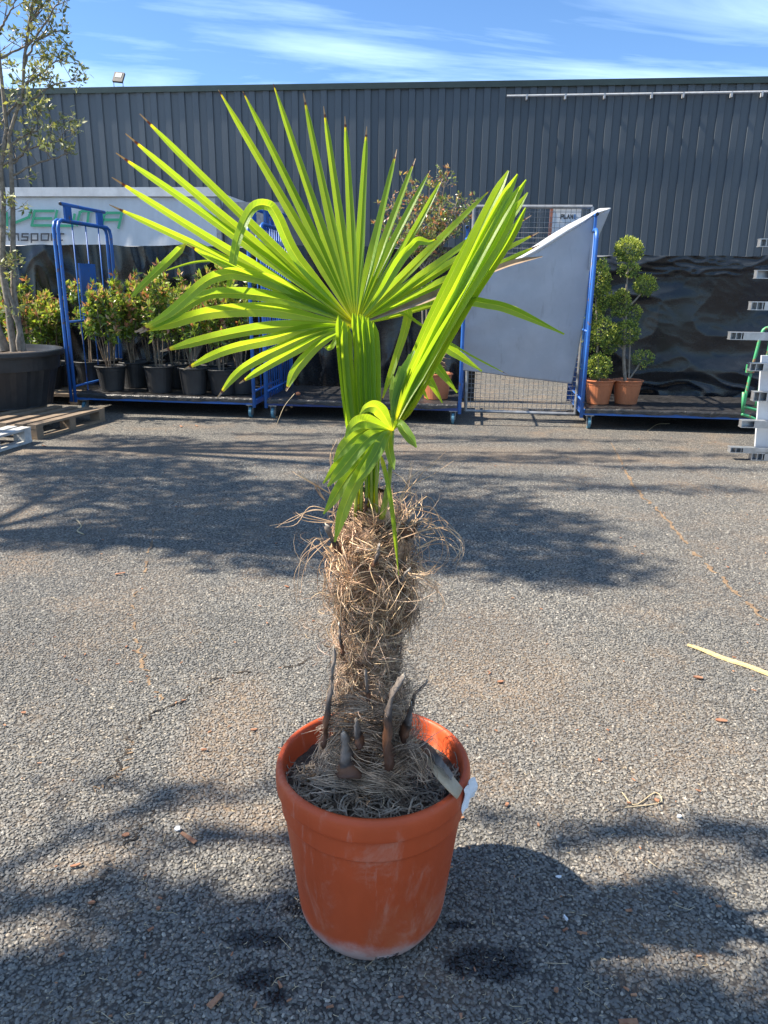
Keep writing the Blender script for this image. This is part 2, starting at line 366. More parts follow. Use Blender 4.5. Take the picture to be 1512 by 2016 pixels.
def dustmask(t, pos):
    sx = t.nodes.new('ShaderNodeSeparateXYZ'); t.links.new(pos, sx.inputs[0])
    n = noi(t, 2.2, 7, .7, pos); n2 = noi(t, .55, 3, .5, pos)
    k = mth(t, 'ADD', mapr(t, n, .48, .68, 0, .6), mapr(t, n2, .45, .7, 0, .3))
    for (px, py, a, b, s) in ((450,1450,.16,.45,.75), (520,1620,.2,.10,.6), (980,1300,.3,.6,.45), (1250,1400,.4,.5,.25), (250,1200,.3,.6,.25), (950,1530,.12,.12,.5), (1000,900,1.6,.5,.5), (450,890,1.4,.35,.5)):
        g = GZ(px, py); ex = mth(t, 'DIVIDE', mth(t, 'SUBTRACT', sx.outputs[0], g.x), a); ey = mth(t, 'DIVIDE', mth(t, 'SUBTRACT', sx.outputs[1], g.y), b)
        d = mth(t, 'ADD', mth(t, 'MULTIPLY', ex, ex), mth(t, 'MULTIPLY', ey, ey))
        d = mth(t, 'ADD', d, mth(t, 'MULTIPLY', mth(t, 'SUBTRACT', n, .5), 3.0))
        k = mth(t, 'ADD', k, mapr(t, d, .0, 1.4, s, 0))
    return mth(t, 'MINIMUM', k, 1.0)
def asphalt():
    m, t, p = newmat('asphalt'); pos = geop(t)
    vo = nd(t, 'ShaderNodeTexVoronoi', Scale=105.0); t.links.new(pos, vo.inputs['Vector'])
    sp = t.nodes.new('ShaderNodeSeparateXYZ'); t.links.new(vo.outputs['Color'], sp.inputs[0])
    c = ramp(t, [(0, (0.06,0.057,0.05)), (.45, (0.155,0.146,0.125)), (.8, (0.26,0.24,0.20)), (1, (0.42,0.37,0.30))], sp.outputs[0]).outputs[0]
    c = mixc(t, mapr(t, vo.outputs['Distance'], .35, .62, 0, .75), c, (0.02,0.019,0.018))
    large = noi(t, .7, 5, .6, pos); c = mixc(t, mapr(t, large, .35, .7, 0, .35), c, (0.05,0.052,0.055))
    fine = noi(t, 60, 4, .6, pos)
    dm = dustmask(t, pos); dm = mth(t, 'MULTIPLY', dm, mapr(t, fine, .3, .62, .15, .75))
    c = mixc(t, dm, c, (0.24,0.165,0.10))
    wm = wetmask(t, pos); c = mixc(t, mth(t, 'MULTIPLY', wm, .9), c, (0.008,0.008,0.008))
    t.links.new(c, p.inputs['Base Color']); t.links.new(mapr(t, wm, 0, 1, .85, .35), p.inputs['Roughness'])
    h = mth(t, 'SUBTRACT', 1.0, vo.outputs['Distance']); bump(t, p, mth(t, 'ADD', h, mth(t, 'MULTIPLY', fine, .4)), .9, .006); return m
M['asphalt'] = asphalt()
def stone_mat():
    m, t, p = newmat('aggregate_stone'); pos = geop(t); oi = t.nodes.new('ShaderNodeObjectInfo')
    c = ramp(t, [(0, (0.125,0.12,0.11)), (.5, (0.18,0.173,0.154)), (.85, (0.24,0.226,0.195)), (.97, (0.31,0.285,0.235)), (1, (0.50,0.45,0.37))], oi.outputs['Random']).outputs[0]
    fine = noi(t, 130, 3, .6, pos); c = mixc(t, mapr(t, fine, .35, .7, 0, .35), c, (0.07,0.068,0.064))
    dm = mth(t, 'MULTIPLY', dustmask(t, pos), mapr(t, noi(t, 50, 3, .6, pos), .35, .65, .05, .6)); c = mixc(t, dm, c, (0.27,0.185,0.115))
    c = mixc(t, mapr(t, noi(t, .9, 5, .65, pos), .38, .66, 0, .38), c, (0.075,0.075,0.073))
    wm = wetmask(t, pos); c = mixc(t, mth(t, 'MULTIPLY', wm, .88), c, (0.012,0.012,0.013))
    t.links.new(c, p.inputs['Base Color']); t.links.new(mapr(t, wm, 0, 1, .7, .3), p.inputs['Roughness']); return m
M['stone'] = stone_mat()
def terra():
    m, t, p = newmat('terracotta_plastic'); pos = objc(t); s = t.nodes.new('ShaderNodeSeparateXYZ'); t.links.new(pos, s.inputs[0])
    big = noi(t, 5, 4, .6, mapv(t, pos, (1,1,.4))); c = mixc(t, mapr(t, big, .3, .7), (0.54,0.090,0.028), (0.45,0.073,0.022))
    sc1 = noi(t, 9, 8, .72, mapv(t, pos, (1,1,.55)), .5); c = mixc(t, mapr(t, sc1, .52, .72, 0, .5), c, (0.56,0.30,0.21)); c = mixc(t, mapr(t, noi(t, 26, 8, .75, mapv(t, pos, (1,1,.12), rot=(0,.12,0))), .58, .66, 0, .28), c, (0.58,0.36,0.28)); c = mixc(t, mapr(t, noi(t, 3.2, 6, .7, pos), .5, .68, 0, .35), c, (0.52,0.17,0.075))
    z = mth(t, 'ADD', s.outputs[2], mth(t, 'MULTIPLY', mth(t, 'SUBTRACT', noi(t, 10, 7, .7, pos), .5), .11))
    c = mixc(t, mapr(t, z, .022, .078, .9, 0), c, (0.62,0.44,0.38))
    c = mixc(t, mapr(t, noi(t, 55, 5, .7, mapv(t, pos, (1,1,.25))), .66, .74, 0, .3), c, (0.6,0.42,0.34))
    t.links.new(c, p.inputs['Base Color']); p.inputs['Specular IOR Level'].default_value = .3; t.links.new(mapr(t, sc1, .4, .7, .42, .7), p.inputs['Roughness']); bump(t, p, noi(t, 160, 3, .5, pos), .12, .001); return m
M['terra'] = terra()

# ------------------------------------------------------------------ ground
g = MB(); g.add([(-300,-120,0),(300,-120,0),(300,400,0),(-300,400,0)], [(0,1,2,3)]); tag(g.build('ground', M['asphalt']), kind='structure')

def stones(name, y0, y1, dens, rad, seed, zoff):
    pm = MB(); hw0 = .60*y0+.25; hw1 = .60*y1+.25
    pm.add([(-hw0,y0,zoff),(hw0,y0,zoff),(hw1,y1,zoff),(-hw1,y1,zoff)], [(0,1,2,3)])
    o = pm.build(name, M['stone'], kind='stuff')
    tag(o, 'loose and embedded grey stones roughening the asphalt surface', 'gravel')
    t = bpy.data.node_groups.new(name+'_nodes', 'GeometryNodeTree')
    t.interface.new_socket('Geometry', in_out='INPUT', socket_type='NodeSocketGeometry'); t.interface.new_socket('Geometry', in_out='OUTPUT', socket_type='NodeSocketGeometry')
    gi = t.nodes.new('NodeGroupInput'); go = t.nodes.new('NodeGroupOutput')
    dp = t.nodes.new('GeometryNodeDistributePointsOnFaces'); dp.inputs['Density'].default_value = dens; dp.inputs['Seed'].default_value = seed
    ico = t.nodes.new('GeometryNodeMeshIcoSphere'); ico.inputs['Radius'].default_value = rad; ico.inputs['Subdivisions'].default_value = 1
    sm = t.nodes.new('GeometryNodeSetMaterial'); sm.inputs['Material'].default_value = M['stone']; t.links.new(ico.outputs['Mesh'], sm.inputs['Geometry'])
    ip = t.nodes.new('GeometryNodeInstanceOnPoints')
    rr = t.nodes.new('FunctionNodeRandomValue'); rr.data_type = 'FLOAT_VECTOR'; rr.inputs[0].default_value = (-.3,-.3,0); rr.inputs[1].default_value = (.3,.3,6.28)
    rs = t.nodes.new('FunctionNodeRandomValue'); rs.data_type = 'FLOAT_VECTOR'; rs.inputs[0].default_value = (.55,.4,.28); rs.inputs[1].default_value = (1.5,1.1,.6); rs.inputs['Seed'].default_value = 5
    t.links.new(gi.outputs[0], dp.inputs['Mesh']); t.links.new(dp.outputs['Points'], ip.inputs['Points']); t.links.new(sm.outputs[0], ip.inputs['Instance'])
    t.links.new(rr.outputs[0], ip.inputs['Rotation']); t.links.new(rs.outputs[0], ip.inputs['Scale']); t.links.new(ip.outputs[0], go.inputs[0])
    md = o.modifiers.new('scatter', 'NODES'); md.node_group = t
    return o
stones('asphalt_stones', 1.0, 3.2, 12500, .0054, 3, .0014)
stones('asphalt_stones', 3.2, 6.5, 5200, .0068, 4, .0006)

def strip(name, pxs, w, mat, z, label, gap=-9, n=150):
    pts = cr_path([GZ(*p) for p in pxs], n); m = MB()
    for i, p in enumerate(pts):
        d = (pts[min(i+1,n)]-pts[max(i-1,0)]).normalized(); s = Vector((-d.y, d.x, 0))
        ww = w*(.25+1.8*abs(noise.noise(Vector((i*.9, w*90, 1)))))*min(1, (n-i)/10, (i+1)/10)
        off = s*(noise.noise(Vector((i*.55, 3, w*50)))*.012+noise.noise(Vector((i*.16, 8, w*50)))*.03)
        m.v += [tuple(p+off+s*ww+Vector((0,0,z))), tuple(p+off-s*ww+Vector((0,0,z)))]
    m.f = [(2*i, 2*i+1, 2*i+3, 2*i+2) for i in range(n) if noise.noise(Vector((i*.21, w*300, pxs[0][0]))) > gap]
    return tag(m.build(name, mat), kind='structure')
M['crack'] = basic('crack_dirt', (0.012,0.011,0.010), (0.05,0.035,0.022), 30, .95, bmp=.8)
M['crackd'] = basic('sandy_crack', (0.30,0.20,0.11), (0.14,0.09,0.055), 22, .95, bmp=.8)
strip('crack', [(620,1290),(560,1318),(440,1332),(380,1370),(300,1410),(255,1450),(240,1500),(205,1560)], .0055, M['crack'], .0045, '', -.18)
strip('crack', [(300,1590),(290,1620),(225,1690),(205,1740),(170,1790),(120,1860)], .0045, M['crack'], .0045, '', -.18)
strip('crack', [(255,1455),(250,1500),(235,1530),(180,1560)], .008, M['crackd'], .004, '', -.05)
strip('crack', [(1200,870),(1250,960),(1300,1010),(1365,1085),(1430,1150),(1530,1240)], .014, M['crackd'], .0045, '', -.3)
strip('crack', [(300,1040),(285,1120),(262,1200),(275,1275),(290,1340),(340,1400)], .009, M['crackd'], .004, '', .0)

# ------------------------------------------------------------------ warehouse wall
WV = 17.0; WTOP = 5.27
b = thing('warehouse', (0, WV, 0), 'long dark slate metal-clad warehouse closing the yard', 'building')
body = MB(); body.box((-26, WV+.05, 0), (16, WV+22, WTOP-.05)); body.build('building_shell', M['clad'], b)
cp = MB(); x = 0.0; prof = []
for k in range(3):
    prof += [(x,0), (x+.145,0), (x+.16,-.034), (x+.285,-.034), (x+.30,0)]; x += .30
pp = []
for q in prof:
    if not pp or (abs(q[0]-pp[-1][0])+abs(q[1]-pp[-1][1])) > 1e-6: pp.append(q)
for (a_, b_) in pp: cp.v += [(a_+.0005*0, b_, .05), (a_, b_, WTOP)]
cp.f = [(2*i, 2*i+2, 2*i+3, 2*i+1) for i in range(len(pp)-1)]
cme = cp.mesh('cladding_sheet', M['clad'])
for i in range(46):
    link_mesh('cladding_sheet', cme, b, (-25.7+i*.9, 0, 0))
tr_ = MB(); tr_.box((-26, WV-.07, WTOP-.02), (16, WV+.3, WTOP+.09)); tr_.build('roof_trim', M['trim'], b)
bs = MB(); bs.box((-26, WV-.05, 0), (16, WV+.02, .05)); bs.build('base_strip', M['trim'], b)

f0 = SV(230, 178, WV-.1)
fl = thing('floodlight', (f0.x, WV, WTOP+.09), 'small black floodlight standing on the roof edge of the warehouse', 'floodlight')
R_ = Matrix.Translation((f0.x, WV-.02, WTOP+.20)) @ Matrix.Rotation(math.radians(-28), 4, 'X') @ Matrix.Rotation(math.radians(7), 4, 'Y')
h = MB(); h.box((-.11,-.03,-.02), (.11,.02,.2), R_); h.build('housing', M['lampb'], fl)
h = MB(); h.box((-.07,-.036,.07), (.07,-.031,.175), R_); h.build('lens', M['glass'], fl)
h = MB(); h.tube([(f0.x-.1, WV, WTOP+.09), (f0.x-.1, WV, WTOP+.2)], .008, 5); h.tube([(f0.x+.1, WV, WTOP+.09), (f0.x+.1, WV, WTOP+.2)], .008, 5); h.tube([(f0.x-.1, WV, WTOP+.1), (f0.x+.14, WV, WTOP+.1)], .008, 5); h.build('bracket', M['zinc'], fl)
c0 = SV(998, 189, WV-.12); c1 = SV(1530, 182, WV-.12)
cn = thing('conduit', (c0.x, WV-.12, c0.z), 'thin pale conduit running along the top of the warehouse wall', 'pipe')
h = MB(); h.tube([c0, c1+Vector((2,0,.02))], .02, 8); h.build('pipe', M['pvc'], cn)
for px in (1037, 1113, 1190, 1283, 1345, 1440, 1500):
    q = SV(px, 190, WV-.12); z = c0.z+(c1.z-c0.z)*(q.x-c0.x)/(c1.x-c0.x)
    h = MB(); h.box((q.x-.015, WV-.14, z-.07), (q.x+.015, WV-.035, z+.025)); h.build('clip', M['pvc'], cn)

# ------------------------------------------------------------------ trailer with curtain and lettering
TV = 13.0
a = SV(40, 373, TV); e = SV(425, 385, TV); zt = 2.93
t_ = thing('trailer', (-8, TV, 0), 'white curtain-sided trailer with green lettering parked behind the black sheeting', 'trailer')
m = MB(); m.box((-15, TV+.04, .95), (e.x, TV+2.4, zt-.02)); m.build('cargo_body', M['curtain'], t_)
m = MB(); m.grid(lambda s, r: (-15+(e.x+15)*s, TV-.0+.035*noise.noise(Vector((s*60, 2, r*2.5)))*(.4+r*.2)-.01, .95+(zt-.12-.95)*r), 220, 14); m.build('curtain', M['curtain'], t_, smooth=True)
m = MB(); m.box((-15, TV-.06, zt-.11), (e.x+.05, TV+.05, zt+.03)); m.build('top_rail', M['rail'], t_)
m = MB(); m.box((e.x, TV-.05, .95), (e.x+.08, TV+.04, zt-.12)); m.build('corner_post', M['zinc'], t_)
m = MB(); m.box((e.x+.08, TV+.1, 1.0), (e.x+1.1, TV+2.3, 2.75)); m.build('headboard', M['zinc'], t_)
m = MB(); m.box((-15, TV+.3, .8), (e.x, TV+2.1, .95)); m.build('chassis', M['black'], t_)
for u in (-6.2, -7.4, -12.5):
    for vv in (TV+.15, TV+2.1):
        m = MB(); m.tube([(u, vv, .48), (u, vv+.28, .48)], .48, 20); m.build('wheel', M['black'], t_)
# stroke lettering: polylines traced on the curtain
def letters(name, strokes, fn, r, mat, parent):
    o_ = []
    for glyph in strokes:
        m = MB()
        for st in glyph:
            pts = [fn(*p) for p in st]
            for i in range(len(pts)-1):
                A, B = Vector(pts[i]), Vector(pts[i+1]); d = (B-A).normalized(); s = Vector((-d.z, 0, d.x))*r
                A = A-d*r*.9; B = B+d*r*.9; y = Vector((0, -.0015-.0007*i, 0))
                vs = [A+s+y, B+s+y, B-s+y, A-s+y]; vs += [q+Vector((0,.004,0)) for q in vs]
                m.add(vs, [(0,1,2,3),(0,4,5,1),(1,5,6,2),(2,6,7,3),(3,7,4,0)])
        o_.append(m.build(name, mat, parent))
    return o_
Z3 = 3.436
def TL(x, y): q = SV(x/Z3, 360+y/Z3, TV-.055); return q
letters('letter', [
    [[(-90,285),(-60,190),(5,190),(45,205),(50,285)], [(-80,240),(50,240)]],
    [[(88,275),(195,232),(212,185)], [(88,275),(70,235)]],
    [[(362,190),(235,190),(215,288),(345,288)], [(228,240),(345,240)]],
    [[(385,190),(368,280),(378,290),(490,290),(505,215)]],
    [[(520,285),(540,200),(560,190),(645,190)], [(600,195),(590,285)]],
    [[(690,300),(705,215),(725,203),(825,203),(802,303)], [(700,250),(812,250)]],
], TL, .021, M['ink_g'], t_)
letters('letter', [
    [[(-78,385),(-72,350),(-62,343),(-45,343)]],
    [[(-30,343),(0,343),(0,388),(-34,388),(-34,366),(0,366)]],
    [[(20,388),(20,343),(45,343),(45,388)]] if False else [[(22,388),(22,345),(58,345),(62,388)]],
    [[(80,388),(80,345),(122,345),(126,388)]],
    [[(190,345),(150,345),(150,366),(188,366),(186,388),(146,388)]],
    [[(212,402),(212,345),(255,345),(255,388),(212,388)]],
    [[(280,345),(330,345),(326,388),(280,388),(280,345)]],
    [[(350,388),(350,345),(378,345)]],
    [[(398,330),(398,388),(420,388)], [(385,345),(430,345)]],
], TL, .012, M['ink_d'], t_)

# ------------------------------------------------------------------ black sheeting screens
def sm(x): return x*x*(3-2*x)
def rdg_(x): return (1-min(1, abs(x)*2.6))**1.6
def wrinkle(u, z, k):
    wz = .25*noise.noise(Vector((u*.8+k, z*.9, 5)))
    big = noise.noise(Vector((u*.9+k, (z+wz)*2.1, k)))*.055
    fold = rdg_(noise.noise(Vector((u*.55+z*.5+k, (z+wz)*2.1-u*.3, 1.3*k))))*.05
    f2 = rdg_(noise.noise(Vector((u*1.3-z*1.3+k, z*1.9+u*.7, 4.4))))*.014
    f3 = rdg_(noise.noise(Vector((u*4.6+z*5+k, z*5.5-u*1.5, 9.4))))*.0022
    return big - fold - f2 - f3
def sheet(name, u0, u1, v, z0, z1, k, label, nu, nz, top=0.03, vert=False):
    def fn(s, r):
        u = u0+(u1-u0)*s; z = z0+(z1-z0)*r
        d = wrinkle(u, z*(.35 if vert else 1), k)
        if vert: d = noise.noise(Vector((u*2.2+k, z*.35, k)))*.07 - rdg_(noise.noise(Vector((u*3.6+z*.5+k, z*.6, 2))))*.035 - rdg_(noise.noise(Vector((u*2.0-z*1.2, z*1.4+u*.4, 6))))*.022
        if r > .88 and not vert: d += -rdg_(noise.noise(Vector((u*4, z*13, 7))))*.022
        if z < .6 and not vert: d += -rdg_(noise.noise(Vector((u*2.2, z*6, 9))))*.03*sm(min(1,(.6-z)/.3))
        return (u, v+d, z+noise.noise(Vector((u*2.5, k, 0)))*top*(r**4))
    o = thing(name, ((u0+u1)/2, v, 0), label, 'sheeting')
    m = MB(); m.grid(fn, nu, nz); m.build('plastic_sheet', M['tarp'], o, smooth=True)
    m = MB(); m.tube([(u0, v+.06, z1-.02), (u1, v+.06, z1-.02)], .02, 6); m.build('top_pole', M['zinc'], o)
    for i in range(int((u1-u0)/1.2)+1):
        u = u0+.1+i*1.2; m = MB(); m.tube([(u, v+.08, 0), (u, v+.08, z1)], .025, 6); m.build('post', M['zinc'], o)
    return o
sheet('plastic_screen', -7.6, .02, 10.15, 0.02, SV(300,484,10.15).z, 3.3, 'creased black plastic screen hung behind the left and middle trolleys', 330, 90, vert=True)
sheet('plastic_screen', 1.25, 5.2, 9.75, 0.02, SV(1300,503,9.75).z, 8.1, 'shiny creased black plastic screen hung behind the right trolley', 300, 120)

# ------------------------------------------------------------------ plant trolleys
FV = 8.35; BV = 9.6
def caster(u, v, z, par):
    r = .062
    o = MB(); o.tube([(u-.014, v, r), (u+.014, v, r)], r, 20); ob = o.build('wheel', M['rubber'], par)
    o = MB(); o.tube([(u-.018, v, r), (u+.018, v, r)], r*.6, 16); o.build('rim', M['steelw'], ob)
    o = MB()
    for s in (-1, 1): o.add([(u+s*.022, v-.02, r-.015), (u+s*.022, v+.02, r-.015), (u+s*.022, v+.045, z-.012), (u+s*.022, v-.015, z-.012), (u+s*.026, v-.02, r-.015), (u+s*.026, v+.02, r-.015), (u+s*.026, v+.045, z-.012), (u+s*.026, v-.015, z-.012)], [(0,1,2,3),(7,6,5,4),(0,4,5,1),(1,5,6,2),(2,6,7,3),(3,7,4,0)])
    o.box((u-.045, v-.03, z-.012), (u+.045, v+.07, z)); o.build('fork', M['steelw'], par)
def hoop(u, par, top, nbars, plate=False, handle=True, crossbar=True, dbl=False, hz=.17, mat='blue'):
    r = .02; c = .09
    def pth(uu): return [(uu, FV, .12), (uu, FV, .9), (uu, FV, top-c), (uu, FV+c*.3, top-c*.3), (uu, FV+c, top), (uu, (FV+BV)/2, top), (uu, BV-c, top), (uu, BV-c*.3, top-c*.3), (uu, BV, top-c), (uu, BV, .9), (uu, BV, .12)]
    m = MB(); m.tube(pth(u), r, 10); h = m.build('end_frame', M[mat], par, smooth=True)
    if dbl:
        m = MB(); m.tube(pth(u-.05), r, 10); m.build('end_frame', M[mat], par, smooth=True)
    if crossbar:
        for zc in (1.02, .3):
            m = MB(); m.tube([(u, FV, zc), (u, BV, zc)], .013, 8); m.build('cross_bar', M[mat], h, smooth=True)
    for i in range(nbars):
        v = FV+(BV-FV)*(i+1)/(nbars+1); m = MB(); m.tube([(u, v, .17), (u, v, top-.0)], .007, 6); m.build('bar', M[mat], h, smooth=True)
    if plate:
        v0 = FV+(BV-FV)*.30; v1 = FV+(BV-FV)*.60; m = MB(); m.box((u-.01, v0, 1.03), (u+.012, v1, 1.66)); m.build('plate', M['blue'], h)
    if handle:
        for v in (FV+.24, BV-.26):
            m = MB(); m.box((u-.012, v-.07, top-.01), (u+.012, v+.07, top+hz)); m.build('handle_bracket', M[mat], h)
        m = MB(); m.tube([(u, FV+.1, top+hz), (u, BV-.12, top+hz)], .02, 10); m.build('handle', M[mat], h, smooth=True)
        m = MB(); m.tube([(u, FV+.096, top+hz), (u, FV+.0995, top+hz)], .0175, 10); m.build('handle_end_shade', M['black'], h)  # black disc drawn for the shade inside the open tube end
def trolley(u0, u1, label, hoops, k):
    o = thing('plant_trolley', ((u0+u1)/2, FV, 0), label, 'trolley', 'blue steel plant trolleys in a row')
    m = MB(); m.box((u0, FV, .15), (u1, FV+.04, .205)); m.box((u0, BV-.04, .15), (u1, BV, .205)); m.box((u0, FV+.04, .15), (u0+.04, BV-.04, .205)); m.box((u1-.04, FV+.04, .15), (u1, BV-.04, .205)); m.build('deck_frame', M['blue'] if k != 2 else M['dblue'], o)
    m = MB(); m.box((u0+.04, FV+.04, .17), (u1-.04, BV-.04, .2)); m.build('deck_board', M['woodb'], o)
    def fn(s, r):
        u = u0+.03+(u1-u0-.06)*s; q = r*(BV-FV+.06); wob = .03*noise.noise(Vector((u*3+k, 1, 0)))+.02
        n_ = .014*noise.noise(Vector((u*7, q*7, k)))+.006*noise.noise(Vector((u*23, q*23, k)))
        if q < .06: return (u, FV-.012-.015*abs(noise.noise(Vector((u*6, k, 2)))), .218-(.06-q)*(.5+wob*12)+n_*.5)
        return (u, FV-.012+(q-.06), .222+abs(n_))
    m = MB(); m.grid(fn, 160, 70); m.build('deck_liner', M['liner'], o, smooth=True)
    for u in (u0+.09, u1-.07):
        for v in (FV+.04, BV-.12): caster(u, v, .15, o)
    for (u, kw) in hoops: hoop(u, o, **kw)
    return o
U1a = SV(148, 780, FV).x; U1b = SV(503, 780, FV).x; U2a = SV(520, 780, FV).x; U2b = SV(906, 780, FV).x; U3a = SV(1146, 800, FV).x
z_top1 = SV(120, 432, FV).z
trolley(U1a, U1b, 'left blue plant trolley crowded with small black-potted shrubs', [(U1a, dict(top=z_top1, nbars=3, plate=True, dbl=True)), (U1b-.02, dict(top=SV(505,440,FV).z, nbars=3))], 1)
trolley(U2a, U2b, 'middle blue plant trolley with a mostly bare black deck', [(U2a+.02, dict(top=SV(513,440,FV).z, nbars=12)), (U2b, dict(top=SV(908,470,FV).z, nbars=4, handle=True, hz=.12))], 2)
trolley(U3a, U3a+2.6, 'right blue plant trolley carrying the two clipped conifers', [(U3a, dict(top=SV(1170,451,FV).z, nbars=12, hz=.15)), (U3a+2.58, dict(top=1.95, nbars=4))], 3)

# ------------------------------------------------------------------ mesh gate, notice, hanging grey board
GVv = 8.8
gl = SV(925, 405, GVv); gr_ = SV(1166, 409, GVv); gb = SV(1030, 812, GVv)
gt = thing('mesh_gate', ((gl.x+gr_.x)/2, GVv, 0), 'tall galvanised wire mesh gate standing in the gap between two trolleys', 'gate')
x0, x1, z0, z1 = U2b+.06, gr_.x, gb.z, (gl.z+gr_.z)/2
for A, B in (((x0,GVv,z0),(x0,GVv,z1)), ((x1,GVv,z0),(x1,GVv,z1)), ((x0,GVv,z1),(x1,GVv,z1)), ((x0,GVv,z0),(x1,GVv,z0))):
    m = MB(); m.tube([A, B], .019, 8); m.build('frame_tube', M['zinc'], gt)
m = MB(); n_ = int((x1-x0)/.052)
for i in range(1, n_): m.tube([(x0+(x1-x0)*i/n_, GVv, z0), (x0+(x1-x0)*i/n_, GVv, z1)], .0024, 4, False)
n_ = int((z1-z0)/.052)
for i in range(1, n_): m.tube([(x0, GVv-.004, z0+(z1-z0)*i/n_), (x1, GVv-.004, z0+(z1-z0)*i/n_)], .0024, 4, False)
m.build('wire_mesh', M['zinc'], gt, kind='stuff')
NV = GVv+.03
q0 = SV(1089, 411, NV); q1 = SV(1145, 418, NV); q2 = SV(1085, 470, NV)
nt_ = thing('notice_board', (q0.x, NV, q2.z), 'white notice reading PLAN with an orange left edge fixed behind the mesh gate', 'sign')
m = MB(); m.box((q0.x, NV, q2.z-.02), (q1.x, NV+.012, q0.z)); m.build('sheet', M['paper'], nt_)
m = MB(); m.box((q0.x-.03, NV-.004, q2.z-.02), (q0.x-.001, NV+.014, q0.z)); m.build('edge_strip', M['orange'], nt_)
gx = {'P': [[(0,0),(0,1),(.6,1),(.6,.5),(0,.5)]], 'L': [[(0,1),(0,0),(.6,0)]], 'A': [[(0,0),(.3,1),(.6,0)],[(.12,.4),(.48,.4)]], 'N': [[(0,0),(0,1),(.6,0),(.6,1)]]}
pc = SV(1104, 430, NV)
for i, ch in enumerate('PLAN'):
    letters('letter', [gx[ch]], lambda x, y, i=i: (pc.x+i*.034+x*.036, NV-.001, pc.z+y*.036), .005, M['ink_d'], nt_)
letters('mark', [[[(0,0),(0,1)]]], lambda x, y: (pc.x+4*.034+.008, NV-.001, pc.z+y*.036), .007, M['ink_b'], nt_)

PV = 8.58
pb = thing('hanging_board', (SV(1020,700,PV).x, PV, SV(1020,745,PV).z), 'torn grey flexible board hung across the mesh gate with a curled top coloured white as if sunlit', 'board')
def lp(pts, s):
    s *= len(pts)-1; i = min(int(s), len(pts)-2); f = s-i
    return (pts[i][0]*(1-f)+pts[i+1][0]*f, pts[i][1]*(1-f)+pts[i+1][1]*f)
TOPC = [(914,606),(918,586),(940,556),(980,528),(1038,503),(1065,488),(1110,460),(1150,436),(1178,420)]
BOTC = [(911,729),(945,733),(980,738),(1010,742),(1040,746),(1068,749),(1090,752),(1108,754),(1126,756)]
def pbf(s, r):
    a = lp(TOPC, s); c = lp(BOTC, s); bow = 14*s*math.sin(r*math.pi)
    return SV(c[0]*(1-r)+a[0]*r+bow*.3, c[1]*(1-r)+a[1]*r, PV+.16*(1-r)-.03*math.sin(s*math.pi)*math.sin(r*math.pi)+.01*noise.noise(Vector((s*5, r*5, 0))))
m = MB(); m.grid(pbf, 60, 60); o_ = m.build('board_sheet', M['panel'], pb, smooth=True); sm_ = o_.modifiers.new('thick', 'SOLIDIFY'); sm_.thickness = .004
UP = [(1000,520),(1045,488),(1085,462),(1120,441),(1160,421),(1180,410),(1202,409)]
LO = [(1002,522),(1058,499),(1085,483),(1118,461),(1140,446),(1165,427),(1203,411)]
def flf(s, r):
    a = lp(UP, s); c = lp(LO, s); return SV(c[0]*(1-r)+a[0]*r, c[1]*(1-r)+a[1]*r, PV+.01-.05*math.sin(r*math.pi)+.05*r)
m = MB(); m.grid(flf, 40, 8); o_ = m.build('curled_edge', M['flap'], pb, smooth=True); sm_ = o_.modifiers.new('thick', 'SOLIDIFY'); sm_.thickness = .003
m = MB(); m.grid(lambda s, r: SV(*(lambda A, B: (A[0]*(1-s)+B[0]*s, A[1]*(1-s)+B[1]*s))(lp([(1170,422),(1163,470),(1158,530)], r), lp([(1202,410),(1180,462),(1160,532)], r)), PV+.02+.1*s), 12, 12); o_ = m.build('side_flap', M['panel'], pb, smooth=True); sm_ = o_.modifiers.new('thick', 'SOLIDIFY'); sm_.thickness = .004

# ------------------------------------------------------------------ aluminium rack at the right edge
RV = 7.0
rk = thing('aluminium_rack', (SV(1500,880,RV).x, RV, 0), 'stack rack of aluminium channel arms at the right edge of the yard', 'rack')
pl0 = SV(1499, 700, RV+.1); pl1 = SV(1489, 890, RV+.1)
m = MB()
vs = [SV(1500,700,RV+.12), SV(1540,700,RV+.12), SV(1536,893,RV+.12), SV(1486,893,RV+.12)]
m.add(vs+[q+Vector((0,.03,0)) for q in vs], [(0,1,2,3),(7,6,5,4),(0,4,5,1),(1,5,6,2),(2,6,7,3),(3,7,4,0)]); m.build('upright_plate', M['whitem'], rk)
m = MB(); m.box((pl0.x+.42, RV, 0), (pl0.x+.5, RV+.08, 2.2)); m.build('upright_post', M['alu'], rk)
for (px, py, hh, nn) in ((1495,478,13,3),(1488,540,14,1),(1477,602,14,3),(1436,661,13,4),(1475,722,14,2),(1482,780,17,2),(1458,834,13,1),(1436,885,10,3),(1478,897,16,3)):
    a = SV(px, py, RV); hz = hh/FPX*7.4; ue = pl0.x+.5; y0 = RV-.02
    m = MB()
    for zz_ in (a.z-hz/2, a.z+hz/2-.006): m.box((a.x, y0, zz_), (ue, y0+.08, zz_+.006))
    m.box((a.x+.03, y0+.074, a.z-hz/2+.006), (ue, y0+.08, a.z+hz/2-.006))
    m.box((a.x+.11, y0, a.z-hz/2+.006), (ue, y0+.006, a.z+hz/2-.006))
    for j in range(nn): m.box((a.x+.002+j*.045, y0+.002, a.z-hz/2+.0065), (a.x+.008+j*.045, y0+.073, a.z+hz/2-.0065))
    m.build('arm', M['alu'], rk)
